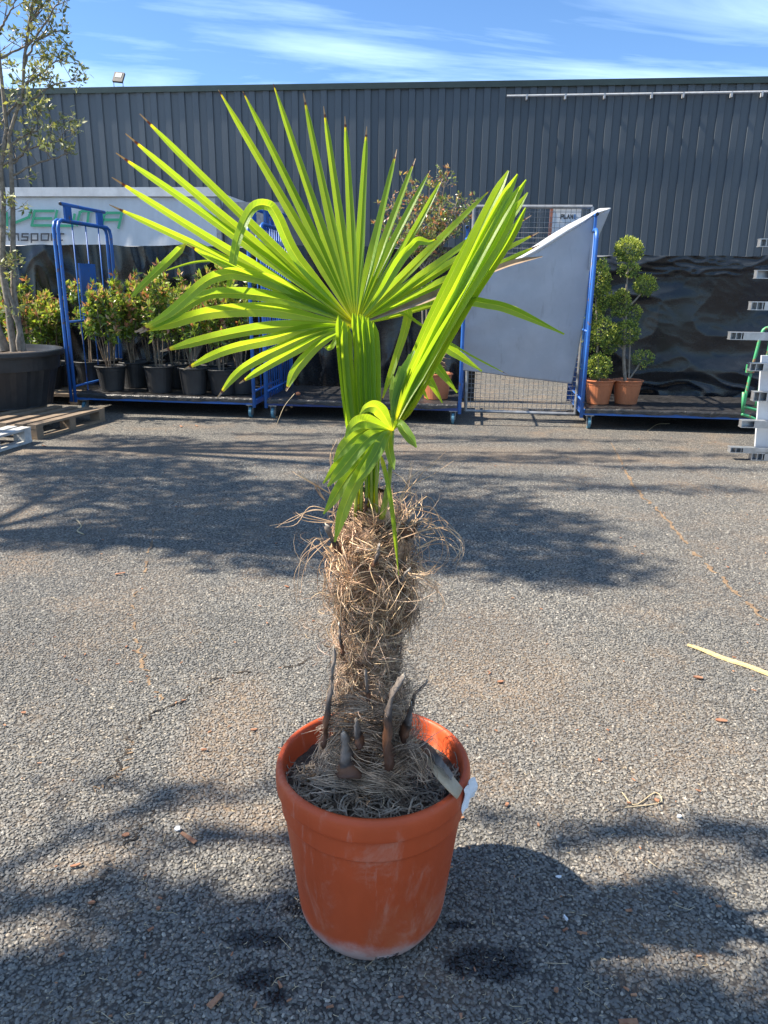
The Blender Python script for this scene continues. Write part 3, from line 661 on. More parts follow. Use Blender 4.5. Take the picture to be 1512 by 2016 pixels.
# green sack truck
GT = 8.15
def gp(px, py, v=GT): return SV(px, py, v)
tk = thing('sack_truck', gp(1480, 815), 'green tubular sack truck with rusty patches behind the aluminium rack', 'hand truck')
for pts, nm in (([(1462,812),(1472,760),(1490,690),(1500,655),(1512,645),(1545,643)], 'side_tube'), ([(1488,800),(1500,740),(1512,690),(1520,650)], 'side_tube'), ([(1460,815),(1480,822),(1510,838)], 'toe_bar'), ([(1463,800),(1485,806),(1512,812)], 'toe_bar'), ([(1462,812),(1464,772)], 'toe_upright')):
    m = MB(); m.tube(cr_path([gp(*p) for p in pts], 12) if len(pts) > 2 else [gp(*p) for p in pts], .016, 8); m.build(nm, M['greenp'], tk, smooth=True)
m = MB(); q = gp(1480, 728); m.box((q.x-.05, GT-.025, q.z-.03), (q.x+.02, GT+.03, q.z+.05)); m.build('clamp', M['greenp'], tk)
for dv in (0, .35):
    m = MB(); q = gp(1530, 830); m.tube([(q.x, GT+dv, .12), (q.x+.05, GT+dv, .12)], .12, 16); m.build('wheel', M['black'], tk)

# ------------------------------------------------------------------ pots
def pot_mb(r0, r1, h, n=28, rim=.012, ribs=False):
    m = MB(); prof = [(0.001, .01), (r0*.97, .01), (r0, 0), (r0, .004), (r0+(r1-r0)*.72, h*.78), (r1*.955, h*.80), (r1*.975, h*.93), (r1+rim*.5, h*.935), (r1+rim, h*.955), (r1+rim, h*.985), (r1+rim*.5, h), (r1-.004, h), (r1-.010, h*.96), (r0*.99, h*.25), (.001, h*.25)]
    m.lathe((0,0,0), prof, n); return m
def soil_mb(r, z, n=24):
    m = MB(); m.lathe((0,0,0), [(.001, z+.01), (r*.4, z+.008), (r*.8, z), (r, z-.002)], n); return m
PM = {}
def potset(key, r0, r1, h, mat):
    pot = pot_mb(r0, r1, h).mesh('pot_wall', mat, smooth=False); so = soil_mb(r1*.93, h*.86).mesh('soil', M['soil']); PM[key] = (pot, so, h)
potset('small', .13, .172, .285, M['blackpot']); potset('tall', .135, .168, .30, M['blackpot'])
potset('orange', .135, .175, .285, M['terra2']); potset('orange2', .12, .16, .26, M['terra2'])
def put_pot(key, u, v, z, label, cat='pot', group=None, name='plant_pot'):
    o = thing(name, (u, v, z), label, cat, group)
    link_mesh('pot_wall', PM[key][0], o); link_mesh('soil', PM[key][1], o); return o

# leaves
def leafcloud(m, pts, size, cols, up=.5, seed=1, asp=.42, jit=0.0):
    R = random.Random(seed)
    if m.tint is None: m.tint = []
    for P in pts:
        c = P[0]; outw = P[1]
        d = Vector((R.gauss(0,1), R.gauss(0,1), R.gauss(0,1)+up*1.4)) + outw*1.3
        if d.length < 1e-3: d = Vector((0,0,1))
        d.normalize(); s = d.cross(Vector((R.gauss(0,1), R.gauss(0,1), R.gauss(0,1))))
        if s.length < 1e-3: continue
        s.normalize(); nrm = d.cross(s); l = size*R.uniform(.6, 1.25); w = l*asp
        c = Vector(c); a = c; b = c+d*l*.45+s*w*.5+nrm*w*.12; e = c+d*l; f = c+d*l*.45-s*w*.5+nrm*w*.12; k = c+d*l*.5
        o = len(m.v); m.v += [tuple(a), tuple(b), tuple(e), tuple(f), tuple(k)]
        m.f += [(o, o+1, o+4), (o+1, o+2, o+4), (o+2, o+3, o+4), (o+3, o, o+4)]
        cc = P[2] if len(P) > 2 else cols[R.randrange(len(cols))]
        q = R.uniform(.75, 1.25); m.tint += [(cc[0]*q, cc[1]*q, cc[2]*q)]*5
GRN = [(.13,.20,.035), (.20,.30,.045), (.10,.16,.03), (.33,.42,.06), (.46,.50,.10)]
RED = [(.50,.20,.12), (.46,.28,.12), (.55,.36,.20), (.36,.15,.08)]
def photinia(name, h, spread, nst, nl, seed, base=0.0, lowleaf=.22, size=.06, stick=True):
    """returns (stems meshbuilder, foliage meshbuilder) round the origin"""
    R = random.Random(seed); st = MB(); lf = MB(); pts = []
    for i in range(nst):
        a = R.uniform(0, 6.28); rr = spread*R.uniform(.35, 1); hh = h*R.uniform(.72, 1.0)
        p0 = Vector((math.cos(a)*.035, math.sin(a)*.035, base)); p3 = Vector((math.cos(a)*rr, math.sin(a)*rr, hh))
        path = cr_path([p0, p0.lerp(p3, .35)+Vector((R.gauss(0,.015), R.gauss(0,.015), .03)), p0.lerp(p3, .7)+Vector((R.gauss(0,.02), R.gauss(0,.02), .03)), p3], 10)
        st.tube(path, [.007-.0045*j/10 for j in range(11)], 5, False)
        tips = [(path, hh)]
        for j in range(4):
            t0 = R.uniform(.35, .85); b0 = path[int(t0*10)]; dr = Vector((R.gauss(0,.5), R.gauss(0,.5), R.uniform(.5,1.1))).normalized()*R.uniform(.10,.24)*h/.8
            bp = cr_path([b0, b0+dr*.5+Vector((0,0,-.01)), b0+dr+Vector((0,0,.02))], 5); st.tube(bp, [.004-.0005*j2 for j2 in range(6)], 4, False); tips.append((bp, b0.z+dr.z))
        for (bp, tz) in tips:
            n_ = len(bp)
            for q in range(int(nl/(nst*5))):
                t0 = R.uniform(lowleaf if bp is path else .1, 1.0)**.7; idx = t0*(n_-1); k = min(int(idx), n_-2); p = bp[k].lerp(bp[k+1], idx-k)
                p = p+Vector((R.gauss(0,.012), R.gauss(0,.012), R.gauss(0,.012)))
                c = GRN[min(4, int(abs(R.gauss(0,1.2))+ (1.7 if p.z > h*.62 else 0)))]
                if t0 > .86 and R.random() < .42: c = RED[R.randrange(4)]
                pts.append((p, Vector((p.x, p.y, 0))*1.5, c))
            for q in range(5):
                c = RED[R.randrange(4)] if R.random() < .45 else GRN[3+R.randrange(2)]; pts.append((bp[-1]+Vector((R.gauss(0,.006), R.gauss(0,.006), 0)), Vector((R.gauss(0,.4), R.gauss(0,.4), .8)), c))
    leafcloud(lf, pts, size, GRN, .4, seed+5)
    return st, lf
shr = []
for i, (h, sp, ns, nl, sd_) in enumerate(((.95,.17,6,1050,1), (.80,.20,6,950,2), (1.02,.15,5,900,3), (.74,.19,6,900,4))):
    st, lf = photinia('s', h, sp, ns, nl, sd_, size=.066); shr.append((st.mesh('stems', M['stem'], smooth=True), lf.mesh('foliage', M['leaf'])))
def put_shrub(k, u, v, z, rot, label, group=None, sc_=1.0):
    o = thing('photinia_shrub', (u, v, z), label, 'shrub', group); o.rotation_euler = (0, 0, rot); o.scale = (sc_,)*3
    link_mesh('stems', shr[k][0], o); f = link_mesh('foliage', shr[k][1], o); f['kind'] = 'stuff'; return o
DZ = .232
row = [(220,9.0-.35,'small',0,'short bushy photinia in the pot with a white label, nearest the left end frame','black pot with a small white label, first in the front row of the left trolley'),
       (314,8.62,'tall',2,'tall airy photinia in the second front pot of the left trolley','plain black pot, second in the front row of the left trolley'),
       (382,8.56,'tall',1,'photinia with orange tips in the third front pot of the left trolley','black pot behind the palm leaf tip, third in the front row of the left trolley'),
       (438,8.60,'small',3,'green photinia in the fourth front pot of the left trolley','black pot in shade, fourth in the front row of the left trolley'),
       (474,8.72,'small',0,'photinia pressed against the right end frame of the left trolley','black pot beside the right end frame of the left trolley')]
back = [(178,9.10,'small',2), (266,9.02,'tall',3), (345,9.05,'small',0), (420,9.0,'tall',2), (470,9.14,'small',1), (215,9.38,'small',1), (300,9.4,'small',0), (372,9.42,'small',3), (440,9.42,'small',2)]
for i, (px, v, kind, k, ls, lpot) in enumerate(row):
    u = SV(px, 745, v).x; h = PM[kind][2]; put_pot(kind, u, v, DZ, lpot, group='black pots on the left trolley'); put_shrub(k, u, v, DZ+h*.86, i*1.3, ls, 'photinias on the left trolley', 1.08)
for i, (px, v, kind, k) in enumerate(back):
    u = SV(px, 740, v).x; h = PM[kind][2]; rw = 'middle' if i < 5 else 'rear'; od = ('first','second','third','fourth','fifth')[i if i < 5 else i-5]
    put_pot(kind, u, v, DZ, f'black pot, {od} from the left in the {rw} row of the left trolley', group='black pots on the left trolley')
    put_shrub(k, u, v, DZ+h*.86, 2+i*1.7, f'photinia, {od} from the left in the {rw} row of the left trolley', 'photinias on the left trolley', 1.22 if i >= 5 else 1.1)
# shrubs beyond the big black tub, on the ground
for i, (px, v, k, sc_) in enumerate(((20,9.4,2,1.3), (62,9.7,0,1.15), (98,9.3,1,1.15), (128,9.6,3,1.25), (-40,9.5,1,1.3), (45,9.05,3,1.2), (112,9.85,2,.95))):
    u = SV(px, 740, v).x; od = ('behind the tree stems at the far left','between the big tub and the screen','with red tips behind the big black tub','just left of the left trolley','outside the left edge beside the tub','low and green behind the big black tub','tall and thin against the black screen')[i]
    put_pot('small', u, v, .14 if i != 4 else .14, f'black pot on the ground {("farthest left","second from left","third from left","next to the left trolley","outermost at the left","nearest the big tub","nearest the screen")[i]}', group='black pots behind the big tub')
    put_shrub(k, u, v, .14+.2, i*.9, f'photinia {od}', 'photinias behind the big tub', sc_)
# low bench they stand on
bn = thing('plant_bench', (-6.2, 9.0, 0), 'low dark plank bench under the shrubs left of the trolleys', 'bench')
for j in range(5):
    m = MB(); m.box((-7.4, 8.85+j*.22, .10), (U1a-.12, 9.04+j*.22, .138)); m.build('plank', M['woodb'], bn)
for u in (-7.3, -6.0, U1a-.3):
    m = MB(); m.box((u-.05, 8.86, 0), (u+.05, 9.92, .0995)); m.build('bearer', M['woodb'], bn)

# ------------------------------------------------------------------ tall photinia standard, small palm and clipped conifers
v = 8.75; q = SV(858, 790, v); zb = DZ
put_pot('orange', q.x, v, zb, 'orange pot behind the palm, alone on the middle trolley')
sp_ = thing('dried_palm', (q.x, v, zb+.24), 'small fibrous dried palm stump in the orange pot on the middle trolley', 'plant')
m = MB(); m.tube([(q.x, v, zb+.22), (q.x+.005, v, zb+.35), (q.x+.01, v, zb+.5)], [.045,.05,.03], 10); m.build('trunk', M['core'], sp_, smooth=True)
m = MB(); R = random.Random(3)
for i in range(160):
    a = R.uniform(0,6.28); z = zb+R.uniform(.24,.5); p = Vector((q.x+math.cos(a)*.045, v+math.sin(a)*.045, z)); d = Vector((math.cos(a)*.5, math.sin(a)*.5, R.uniform(-.2,1))).normalized()
    m.tube([p, p+d*.04, p+d*.07+Vector((R.gauss(0,.02), R.gauss(0,.02), -.01))], [.0025,.002,.001], 3, False)
m.tint = [(.8,.7,.65)]*len(m.v); m.build('fibres', M['fib_tan'], sp_, kind='stuff')
m = MB(); m.tint = []
for i in range(14):
    a = R.uniform(0,6.28); p = Vector((q.x-.01, v, zb+.48)); e_ = p+Vector((math.cos(a)*.12, math.sin(a)*.12, R.uniform(.25,.45))); s = Vector((-math.sin(a), math.cos(a), 0))*.012
    o = len(m.v); m.v += [tuple(p-s*.3), tuple(p+s*.3), tuple(p.lerp(e_,.5)+s), tuple(p.lerp(e_,.5)-s), tuple(e_)]; m.f += [(o,o+1,o+2,o+3),(o+3,o+2,o+4)]; m.tint += [(.25,.34,.08)]*5
m.build('fronds', M['leaf'], sp_, kind='stuff')

v2 = 9.25; bq = SV(838, 760, v2)
put_pot('small', bq.x, v2, zb, 'black pot of the tall photinia at the back of the middle trolley')
ph = thing('photinia_tree', (bq.x, v2, zb+.2), 'tall photinia standard with bare stems and red-tipped crown rising behind the palm', 'tree')
R = random.Random(21); lf = MB(); pts = []; tgt = [(745,400),(790,345),(735,440),(845,350),(880,345),(905,385),(930,385),(870,420),(830,390),(900,450),(800,420),(770,470),(850,470),(820,500),(880,330),(925,430),(760,380),(810,360)]
base0 = Vector((bq.x, v2, zb+.2)); crown0 = SV(840, 540, v2)
for j, du in enumerate((-.03, .03, .0)):
    m = MB(); m.tube(cr_path([base0+Vector((du,0,0)), base0.lerp(crown0,.5)+Vector((du*1.4,.02*j,0)), crown0+Vector((du*2,0,0))], 8), .011, 6); m.build('trunk', M['cane'], ph, smooth=True)
br = MB()
for (px, py) in tgt:
    e_ = SV(px, py, v2+R.uniform(-.3,.3)); a_ = crown0+Vector((R.uniform(-.05,.05), R.uniform(-.05,.05), R.uniform(-.1,.1)))
    path = cr_path([a_, a_.lerp(e_,.5)+Vector((R.gauss(0,.03), R.gauss(0,.03), R.uniform(-.02,.08))), e_], 8); br.tube(path, [.008-.0007*k for k in range(9)], 5, False)
    for s_ in range(15):
        b0 = path[R.randrange(3,8)]; dr = Vector((R.gauss(0,.6), R.gauss(0,.6), R.uniform(.2,1))).normalized()*R.uniform(.08,.2); br.tube([b0, b0+dr], [.003,.002], 4, False)
        for k in range(11):
            f = R.random()**.5; p = b0+dr*f+Vector((R.gauss(0,.014), R.gauss(0,.014), R.gauss(0,.014))); c = RED[R.randrange(4)] if R.random() < .30 else [(.16,.22,.06),(.22,.28,.09),(.28,.32,.14),(.12,.17,.05)][R.randrange(4)]
            pts.append((p, Vector((dr.x*3, dr.y*3, 0)), c))
    for k in range(8): pts.append((e_+Vector((R.gauss(0,.01), R.gauss(0,.01), 0)), Vector((R.gauss(0,.4), R.gauss(0,.4), .6)), RED[R.randrange(4)] if R.random() < .55 else (.25,.30,.10)))
br.build('branches', M['cane'], ph, smooth=True); leafcloud(lf, pts, .052, GRN, .4, 9); lf.build('foliage', M['leaf'], ph, kind='stuff')

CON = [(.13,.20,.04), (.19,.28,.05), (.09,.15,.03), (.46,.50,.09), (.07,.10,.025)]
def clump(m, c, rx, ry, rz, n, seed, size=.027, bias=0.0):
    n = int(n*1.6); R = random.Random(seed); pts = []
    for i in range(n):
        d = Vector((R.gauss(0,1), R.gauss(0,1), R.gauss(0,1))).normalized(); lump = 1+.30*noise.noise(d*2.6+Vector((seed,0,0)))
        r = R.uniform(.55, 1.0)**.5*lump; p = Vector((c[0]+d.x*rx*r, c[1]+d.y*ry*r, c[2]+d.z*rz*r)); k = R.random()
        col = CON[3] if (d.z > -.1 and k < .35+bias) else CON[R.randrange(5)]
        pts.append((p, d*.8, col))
    leafcloud(m, pts, size, CON, .5, seed+1, .5)
def mpx(n, v): return n/FPX*v*.985
tv = 8.72
z0p = DZ
qa = SV(1176, 798, tv); qb = SV(1232, 798, tv+.03)
put_pot('orange2', qa.x, tv, z0p, 'sunlit orange pot of the spiral conifer on the right trolley')
put_pot('orange2', qb.x, tv+.06, z0p, 'orange pot of the pompon conifer on the right trolley')
tp = thing('spiral_conifer', (qa.x, tv, z0p+.22), 'clipped conifer with stacked cushions beside the blue end frame of the right trolley', 'topiary')
m = MB(); m.tube(cr_path([(qa.x,tv,z0p+.2), SV(1176,700,tv), SV(1176,640,tv), SV(1173,580,tv), SV(1182,530,tv)], 10), [.016-.001*k for k in range(11)], 7); m.build('trunk', M['cane'], tp, smooth=True)
for i, (px, py, rx, rz, n) in enumerate(((1182,550,17,34,900),(1190,585,13,25,500),(1168,622,17,21,600),(1190,655,24,26,800),(1162,672,12,20,350),(1200,675,16,22,500),(1176,722,26,24,1100),(1165,575,7,16,200))):
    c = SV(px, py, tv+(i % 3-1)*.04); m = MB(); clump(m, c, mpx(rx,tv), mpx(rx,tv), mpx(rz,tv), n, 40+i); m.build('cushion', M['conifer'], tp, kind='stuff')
tp = thing('pompon_conifer', (qb.x, tv+.06, z0p+.22), 'clipped pompon conifer with round tufts on bare branches, tallest on the right trolley', 'topiary')
tb = Vector((qb.x-.02, tv+.06, z0p+.2)); tq = tv+.06
m = MB(); m.tube(cr_path([tb, SV(1228,700,tq), SV(1232,620,tq), SV(1234,560,tq), SV(1238,520,tq)], 12), [.021-.0012*k for k in range(13)], 8); m.build('trunk', M['cane'], tp, smooth=True)
for pts in ([(1238,745),(1240,690),(1240,650)], [(1240,745),(1252,728),(1262,712)], [(1236,604),(1250,592),(1262,578)], [(1234,640),(1222,620)], [(1228,690),(1212,672)], [(1232,540),(1244,528)]):
    m = MB(); m.tube([SV(*p, tq) for p in pts], .009, 6, False); m.build('branch', M['cane'], tp, smooth=True)
for i, (px, py, rx, rz, n) in enumerate(((1237,493,25,23,1500),(1238,532,20,14,420),(1270,562,21,19,950),(1222,598,18,26,950),(1250,618,12,16,260),(1233,655,24,23,1200),(1266,706,22,16,380),(1205,662,10,14,260))):
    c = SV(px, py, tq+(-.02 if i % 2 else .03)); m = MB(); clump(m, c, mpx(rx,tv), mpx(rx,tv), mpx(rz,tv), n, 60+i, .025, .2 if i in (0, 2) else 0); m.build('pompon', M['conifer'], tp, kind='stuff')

# ------------------------------------------------------------------ pallets and the big tub with its tree
def pallet(origin, ang, L1, L2, mat, label, z=0):
    o = thing('pallet', (origin[0], origin[1], z), label, 'pallet', 'wooden pallets under the big tub', site=False); o.rotation_euler = (0, 0, ang); ORG[o] = (0,0,0)
    nb = 7
    for i in range(nb):                                   # top boards run along x
        y = L2*i/(nb-1); wd = .1; y = min(max(y-wd/2, 0), L2-wd)
        m = MB(); m.box((0, y, .122), (L1, y+wd-.003*(i % 3), .144+.001*(i % 2))); m.build('board', mat, o)
    for x in (0, L1/2-.05, L1-.1):
        m = MB(); m.box((x, 0.001, .1), (x+.1, L2-.001, .1215)); m.build('stringer', mat, o)
        for y in (0.002, L2/2-.06, L2-.122):
            m = MB(); m.box((x+.002, y, .0225), (x+.098, y+.12, .0995)); m.build('block', mat, o)
    for y in (0, L2/2-.05, L2-.1):
        m = MB(); m.box((0, y, 0), (L1, y+.1, .022)); m.build('bottom_board', mat, o)
    return o
A0 = GZ(74, 866); A1 = GZ(208, 829); angp = math.atan2(A1.y-A0.y, A1.x-A0.x); LP = (A1-A0).length
pallet((A0.x, A0.y), angp, LP, 1.15, M['woodb'], 'weathered brown pallet under the big black tub')
pp_ = Vector((A0.x, A0.y, 0))+Vector((-math.sin(angp), math.cos(angp), 0))*1.18
pallet((pp_.x, pp_.y), angp, LP, 1.15, M['woodb'], 'weathered brown pallet mostly hidden beneath and behind the black tub')
B0 = GZ(64, 870); B1 = GZ(0, 890); a2 = math.atan2(B0.y-B1.y, B0.x-B1.x)
o2 = Vector((B0.x, B0.y, 0)) - Vector((math.cos(a2), math.sin(a2), 0))*1.0
pallet((o2.x, o2.y), a2, 1.0, 1.15, M['woodw'], 'whitewashed grey pallet at the left edge in front of the tub')
TX, TY, TZ = -4.30, 8.44, .146
tb_ = thing('tree_tub', (TX, TY, TZ), 'very large ribbed black tub holding the multi-stemmed tree on a pallet', 'pot', site=False)
m = MB(); n = 72; r0, r1, h = .56, .70, .60
prof = [(0.001,.01),(r0*.98,.01),(r0,0),(r0+.002,.01),(r0+(r1-r0)*.66,h*.66),(r1*.965,h*.665),(r1*.985,h*.9),(r1+.03,h*.905),(r1+.035,h*.93),(r1+.035,h*.985),(r1+.025,h),(r1-.01,h),(r1-.02,h*.93),(r0,h*.3),(0.001,h*.3)]
m.lathe((TX,TY,TZ), prof, n)
for i, vtx in enumerate(m.v):                                  # flutes below the collar
    ring = i//n; k = i % n
    if ring in (3, 4) and (k//3) % 2 == 0: m.v[i] = (TX+(vtx[0]-TX)*.975, TY+(vtx[1]-TY)*.975, vtx[2])
m.build('tub_wall', M['blackpot'], tb_)
m = MB(); m.lathe((TX,TY,TZ), [(.001,h*.9),(.4,h*.89),(.66,h*.87)], 32); m.build('soil', M['soil'], tb_)
q = GZ(68, 687, .76); m = MB(); m.box((q.x-.03, TY-r1-.0, TZ+h-.05), (q.x+.03, TY-r1+.004, TZ+h-.01)); 

def rtree(name, label, stems, twn, seed, leaf, cols, nleaf, trunkmat, lsize=.05, spread=.35, group=None, asp=.45):
    """stems: list of (world polyline, r0, r1); twigs and leaves grow from the upper part"""
    R = random.Random(seed); o = thing(name, tuple(stems[0][0][0]), label, 'tree', group, site=False); pts = []
    br = MB()
    for i, (pl, ra, rb, tw) in enumerate(stems):
        n = 14; path = cr_path(pl, n); m = MB() if ra > .02 else br
        for k in range(1, n): path[k] = path[k]+Vector((R.gauss(0,.008), R.gauss(0,.008), 0))
        m.tube(path, [ra+(rb-ra)*k/n for k in range(n+1)], 7, False)
        if m is not br: m.build('trunk', trunkmat, o, smooth=True)
        for j in range(int(tw*twn)):
            t0 = R.uniform(.25, 1) if i < 4 else R.uniform(.1, 1); b0 = path[int(t0*n)]; a = R.uniform(0, 6.28)
            dr = (Vector((math.cos(a), math.sin(a), R.uniform(-.1,.9))).normalized()*R.uniform(.35,1)*spread) + (path[-1]-path[-3]).normalized()*.1
            e_ = b0+dr; mid = b0.lerp(e_,.5)+Vector((R.gauss(0,.03), R.gauss(0,.03), R.gauss(.01,.03))); br.tube([b0, mid, e_], [.0045,.003,.0015], 4, False)
            for s_ in range(3):
                b1 = mid.lerp(e_, R.random()); d2 = Vector((R.gauss(0,1), R.gauss(0,1), R.gauss(.3,.8))).normalized()*spread*R.uniform(.15,.4); br.tube([b1, b1+d2], [.002,.001], 3, False)
                for k in range(nleaf):
                    f = R.random()**.6; pts.append((b1+d2*f+Vector((R.gauss(0,.012), R.gauss(0,.012), R.gauss(0,.012))), d2.normalized()*.5))
    br.build('branches', trunkmat, o, smooth=True, kind='stuff')
    lf = MB(); leafcloud(lf, pts, lsize, cols, .2, seed+3, asp); lf.build('foliage', leaf, o, kind='stuff'); return o
def tw(px, py, dy=0): return PW(px, py, TY+dy)
OL = [(.20,.23,.10), (.28,.30,.15), (.38,.39,.22), (.15,.18,.07), (.42,.42,.10)]
stm = [([tw(28,692),tw(21,625),tw(7,541),tw(2,496),tw(5,440),tw(7,382),tw(3,312),tw(12,262),tw(6,180),tw(-6,60),tw(-10,-120)], .040, .012, 1.4),
       ([tw(46,692,.06),tw(33,618,.06),tw(24,555,.06),tw(29,503,.05),tw(26,434,.02),tw(24,364),tw(21,295),tw(16,265),tw(38,208),tw(46,160),tw(55,52),tw(69,-10),tw(75,-120)], .034, .009, 1.8),
       ([tw(8,692,.1),tw(-8,640,.1),tw(-30,560,.1),tw(-60,420,.1),tw(-90,250,.1),tw(-100,0,.1)], .062, .014, 1.4),
       ([tw(38,690,-.04),tw(34,640,-.04),tw(22,590,-.03),tw(-5,500),tw(-40,380),tw(-50,200)], .026, .010, .8)]
for pl, t0 in (([(26,345),(69,323),(115,309),(147,292)],1), ([(26,322),(55,295),(104,281),(150,262)],1.2), ([(20,285),(60,262),(100,250),(148,238)],1.1), ([(35,215),(69,190),(110,165),(150,160)],1.2), ([(45,167),(80,145),(112,120),(138,125)],1.2), ([(48,130),(70,85),(110,62),(128,62)],1.2), ([(50,95),(85,50),(112,10),(118,-10)],1.2), ([(5,325),(45,300),(68,250),(80,220)],.9), ([(2,115),(40,95),(80,70),(100,40)],1.2), ([(5,240),(40,190),(60,150),(75,130)],1), ([(0,60),(20,20),(40,-20)],1), ([(55,52),(75,20),(85,-15)],1), ([(60,20),(100,-40),(130,-90)],1), ([(-60,420),(-20,330),(20,260)],.8), ([(-90,250),(-40,150),(10,90)],1)):
    R_0 = RND.uniform(-.35,.35); stm.append(([tw(p[0], p[1], R_0*k/3) for k, p in enumerate(pl)], .012, .003, t0))
rtree('multi_stem_tree', 'tall sparse grey-barked multi-stemmed tree in the big black tub', stm, 8, 5, M['olive'], OL, 5, M['trunk'], .062, .32)

# ------------------------------------------------------------------ unseen trees added left of the picture, crowns shaped to shade the yard
SH = Vector((S_DIR.x/S_DIR.z, S_DIR.y/S_DIR.z, 0))     # horizontal shift towards the sun per metre of height
def shade_tree(base, label, patches, seed, leafn, lsize=.09):
    """patches: ground spots (x, y, rx, ry, height) that the crown clumps stand above, along the sun's direction"""
    R = random.Random(seed); o = thing('added_shade_tree', (base[0], base[1], 0), label, 'tree', 'unseen trees added left of the palm for shade', site=False)
    cs = [Vector((x, y, 0))+SH*hh+Vector((0,0,hh)) for (x, y, rx, ry, hh, dn) in patches]
    ctr = sum(cs, Vector())/len(cs); fork = Vector((base[0], base[1], min(c.z for c in cs)*.72))
    m = MB(); m.tube(cr_path([(base[0],base[1],0), (base[0]+.04,base[1],fork.z*.5), fork], 8), [.10-.004*k for k in range(9)], 10); m.build('trunk', M['trunk'], o, smooth=True)
    lf = MB(); lm = MB(); pts = []
    for (c, (x, y, rx, ry, hh, dn)) in zip(cs, patches):
        lm.tube(cr_path([fork, fork.lerp(c,.5)+Vector((0,0,.15)), c], 8), [.045-.004*k for k in range(9)], 6, False)
        for j in range(6):
            a = R.uniform(0,6.28); e_ = c+Vector((math.cos(a)*rx*.8, math.sin(a)*ry*.8, R.uniform(-.1,.1))); lm.tube([c.lerp(fork,.2*R.random()), e_], [.014,.005], 5, False)
        for i in range(int(leafn*dn*rx*ry)):
            a = R.uniform(0,6.28); r = math.sqrt(R.random())*(1+.25*noise.noise(Vector((math.cos(a)*1.5+x, math.sin(a)*1.5+y, seed))))
            pts.append((c+Vector((math.cos(a)*rx*r, math.sin(a)*ry*r, R.gauss(0,.12))), Vector((0,0,0))))
    lm.build('limbs', M['trunk'], o, smooth=True); leafcloud(lf, pts, lsize, [(.06,.11,.03),(.08,.14,.035),(.05,.09,.03)], .1, seed, .62); lf.build('foliage', M['olive'], o, kind='stuff')
    return o
shade_tree((-5.0, 4.4), 'leafy tree added out of view left of the yard to cast the wide middle shade', [
    (-1.9,5.6,1.0,.75,4.3,1.2), (-.7,5.0,1.0,.75,4.4,1.2), (-.1,4.5,.8,.55,4.6,1.2), (.6,4.15,.7,.45,4.8,1.1), (-1.2,4.6,.9,.35,4.3,1.2), (.2,4.9,.9,.4,4.6,1.1), (-1.9,4.2,.5,.22,4.2,1), (1.05,3.75,.4,.2,5,.7), (1.0,3.95,.5,.3,4.9,.8), (.9,4.6,.6,.4,4.9,.9), (-2.6,6.2,1.0,.5,4.4,.9), (.3,5.3,.8,.5,4.9,.8),(-.6,4.1,.6,.4,4.5,1)], 3, 3000)
shade_tree((-5.6, 6.9), 'tall open-crowned tree added out of view left of the tub to cast thin streaks', [
    (-1.5,7.0,1.3,.22,5.3,.8), (.9,6.6,1.3,.18,6.0,.8), (-.4,6.3,1.1,.16,5.6,.7), (2.3,6.9,.9,.14,6.4,.7), (.6,5.9,1.2,.14,6.0,.6), (2.0,5.6,1.0,.15,6.2,.6), (-2.6,7.3,.8,.2,5.0,.8), (1.6,7.5,1.4,.10,6.3,.6), (-.2,7.6,1.6,.09,5.9,.7), (2.6,6.3,.8,.12,6.4,.6)], 8, 3600, .08)
shade_tree((-4.2, 1.0), 'leafy tree added out of view left of the palm to shade its pot', [
    (-.15,1.32,.5,.2,3.7,1.6), (.2,1.2,.5,.12,3.8,1.5), (.75,1.80,.45,.05,3.9,.8), (1.2,1.74,.3,.07,4.0,.8), (.95,1.13,.45,.12,4.0,1.2), (-.75,1.2,.3,.12,3.6,1.5), (-.35,1.2,.4,.15,3.7,1.3), (-.5,1.5,.3,.08,3.7,1.0), (.12,1.42,.27,.16,3.8,1.2), (-.55,1.1,.45,.16,3.6,1.4), (.25,1.08,.6,.18,3.9,1.4), (.75,.95,.4,.2,3.9,1.3), (-.08,1.6,.2,.08,3.7,.8), (-.75,1.55,.3,.05,3.6,.6), (-.45,1.75,.35,.035,3.8,.8), (-.6,1.95,.4,.03,4.0,.5), (.5,1.2,.5,.14,3.9,1.4), (-.3,1.05,.4,.12,3.7,1.4)], 5, 7000, .07)

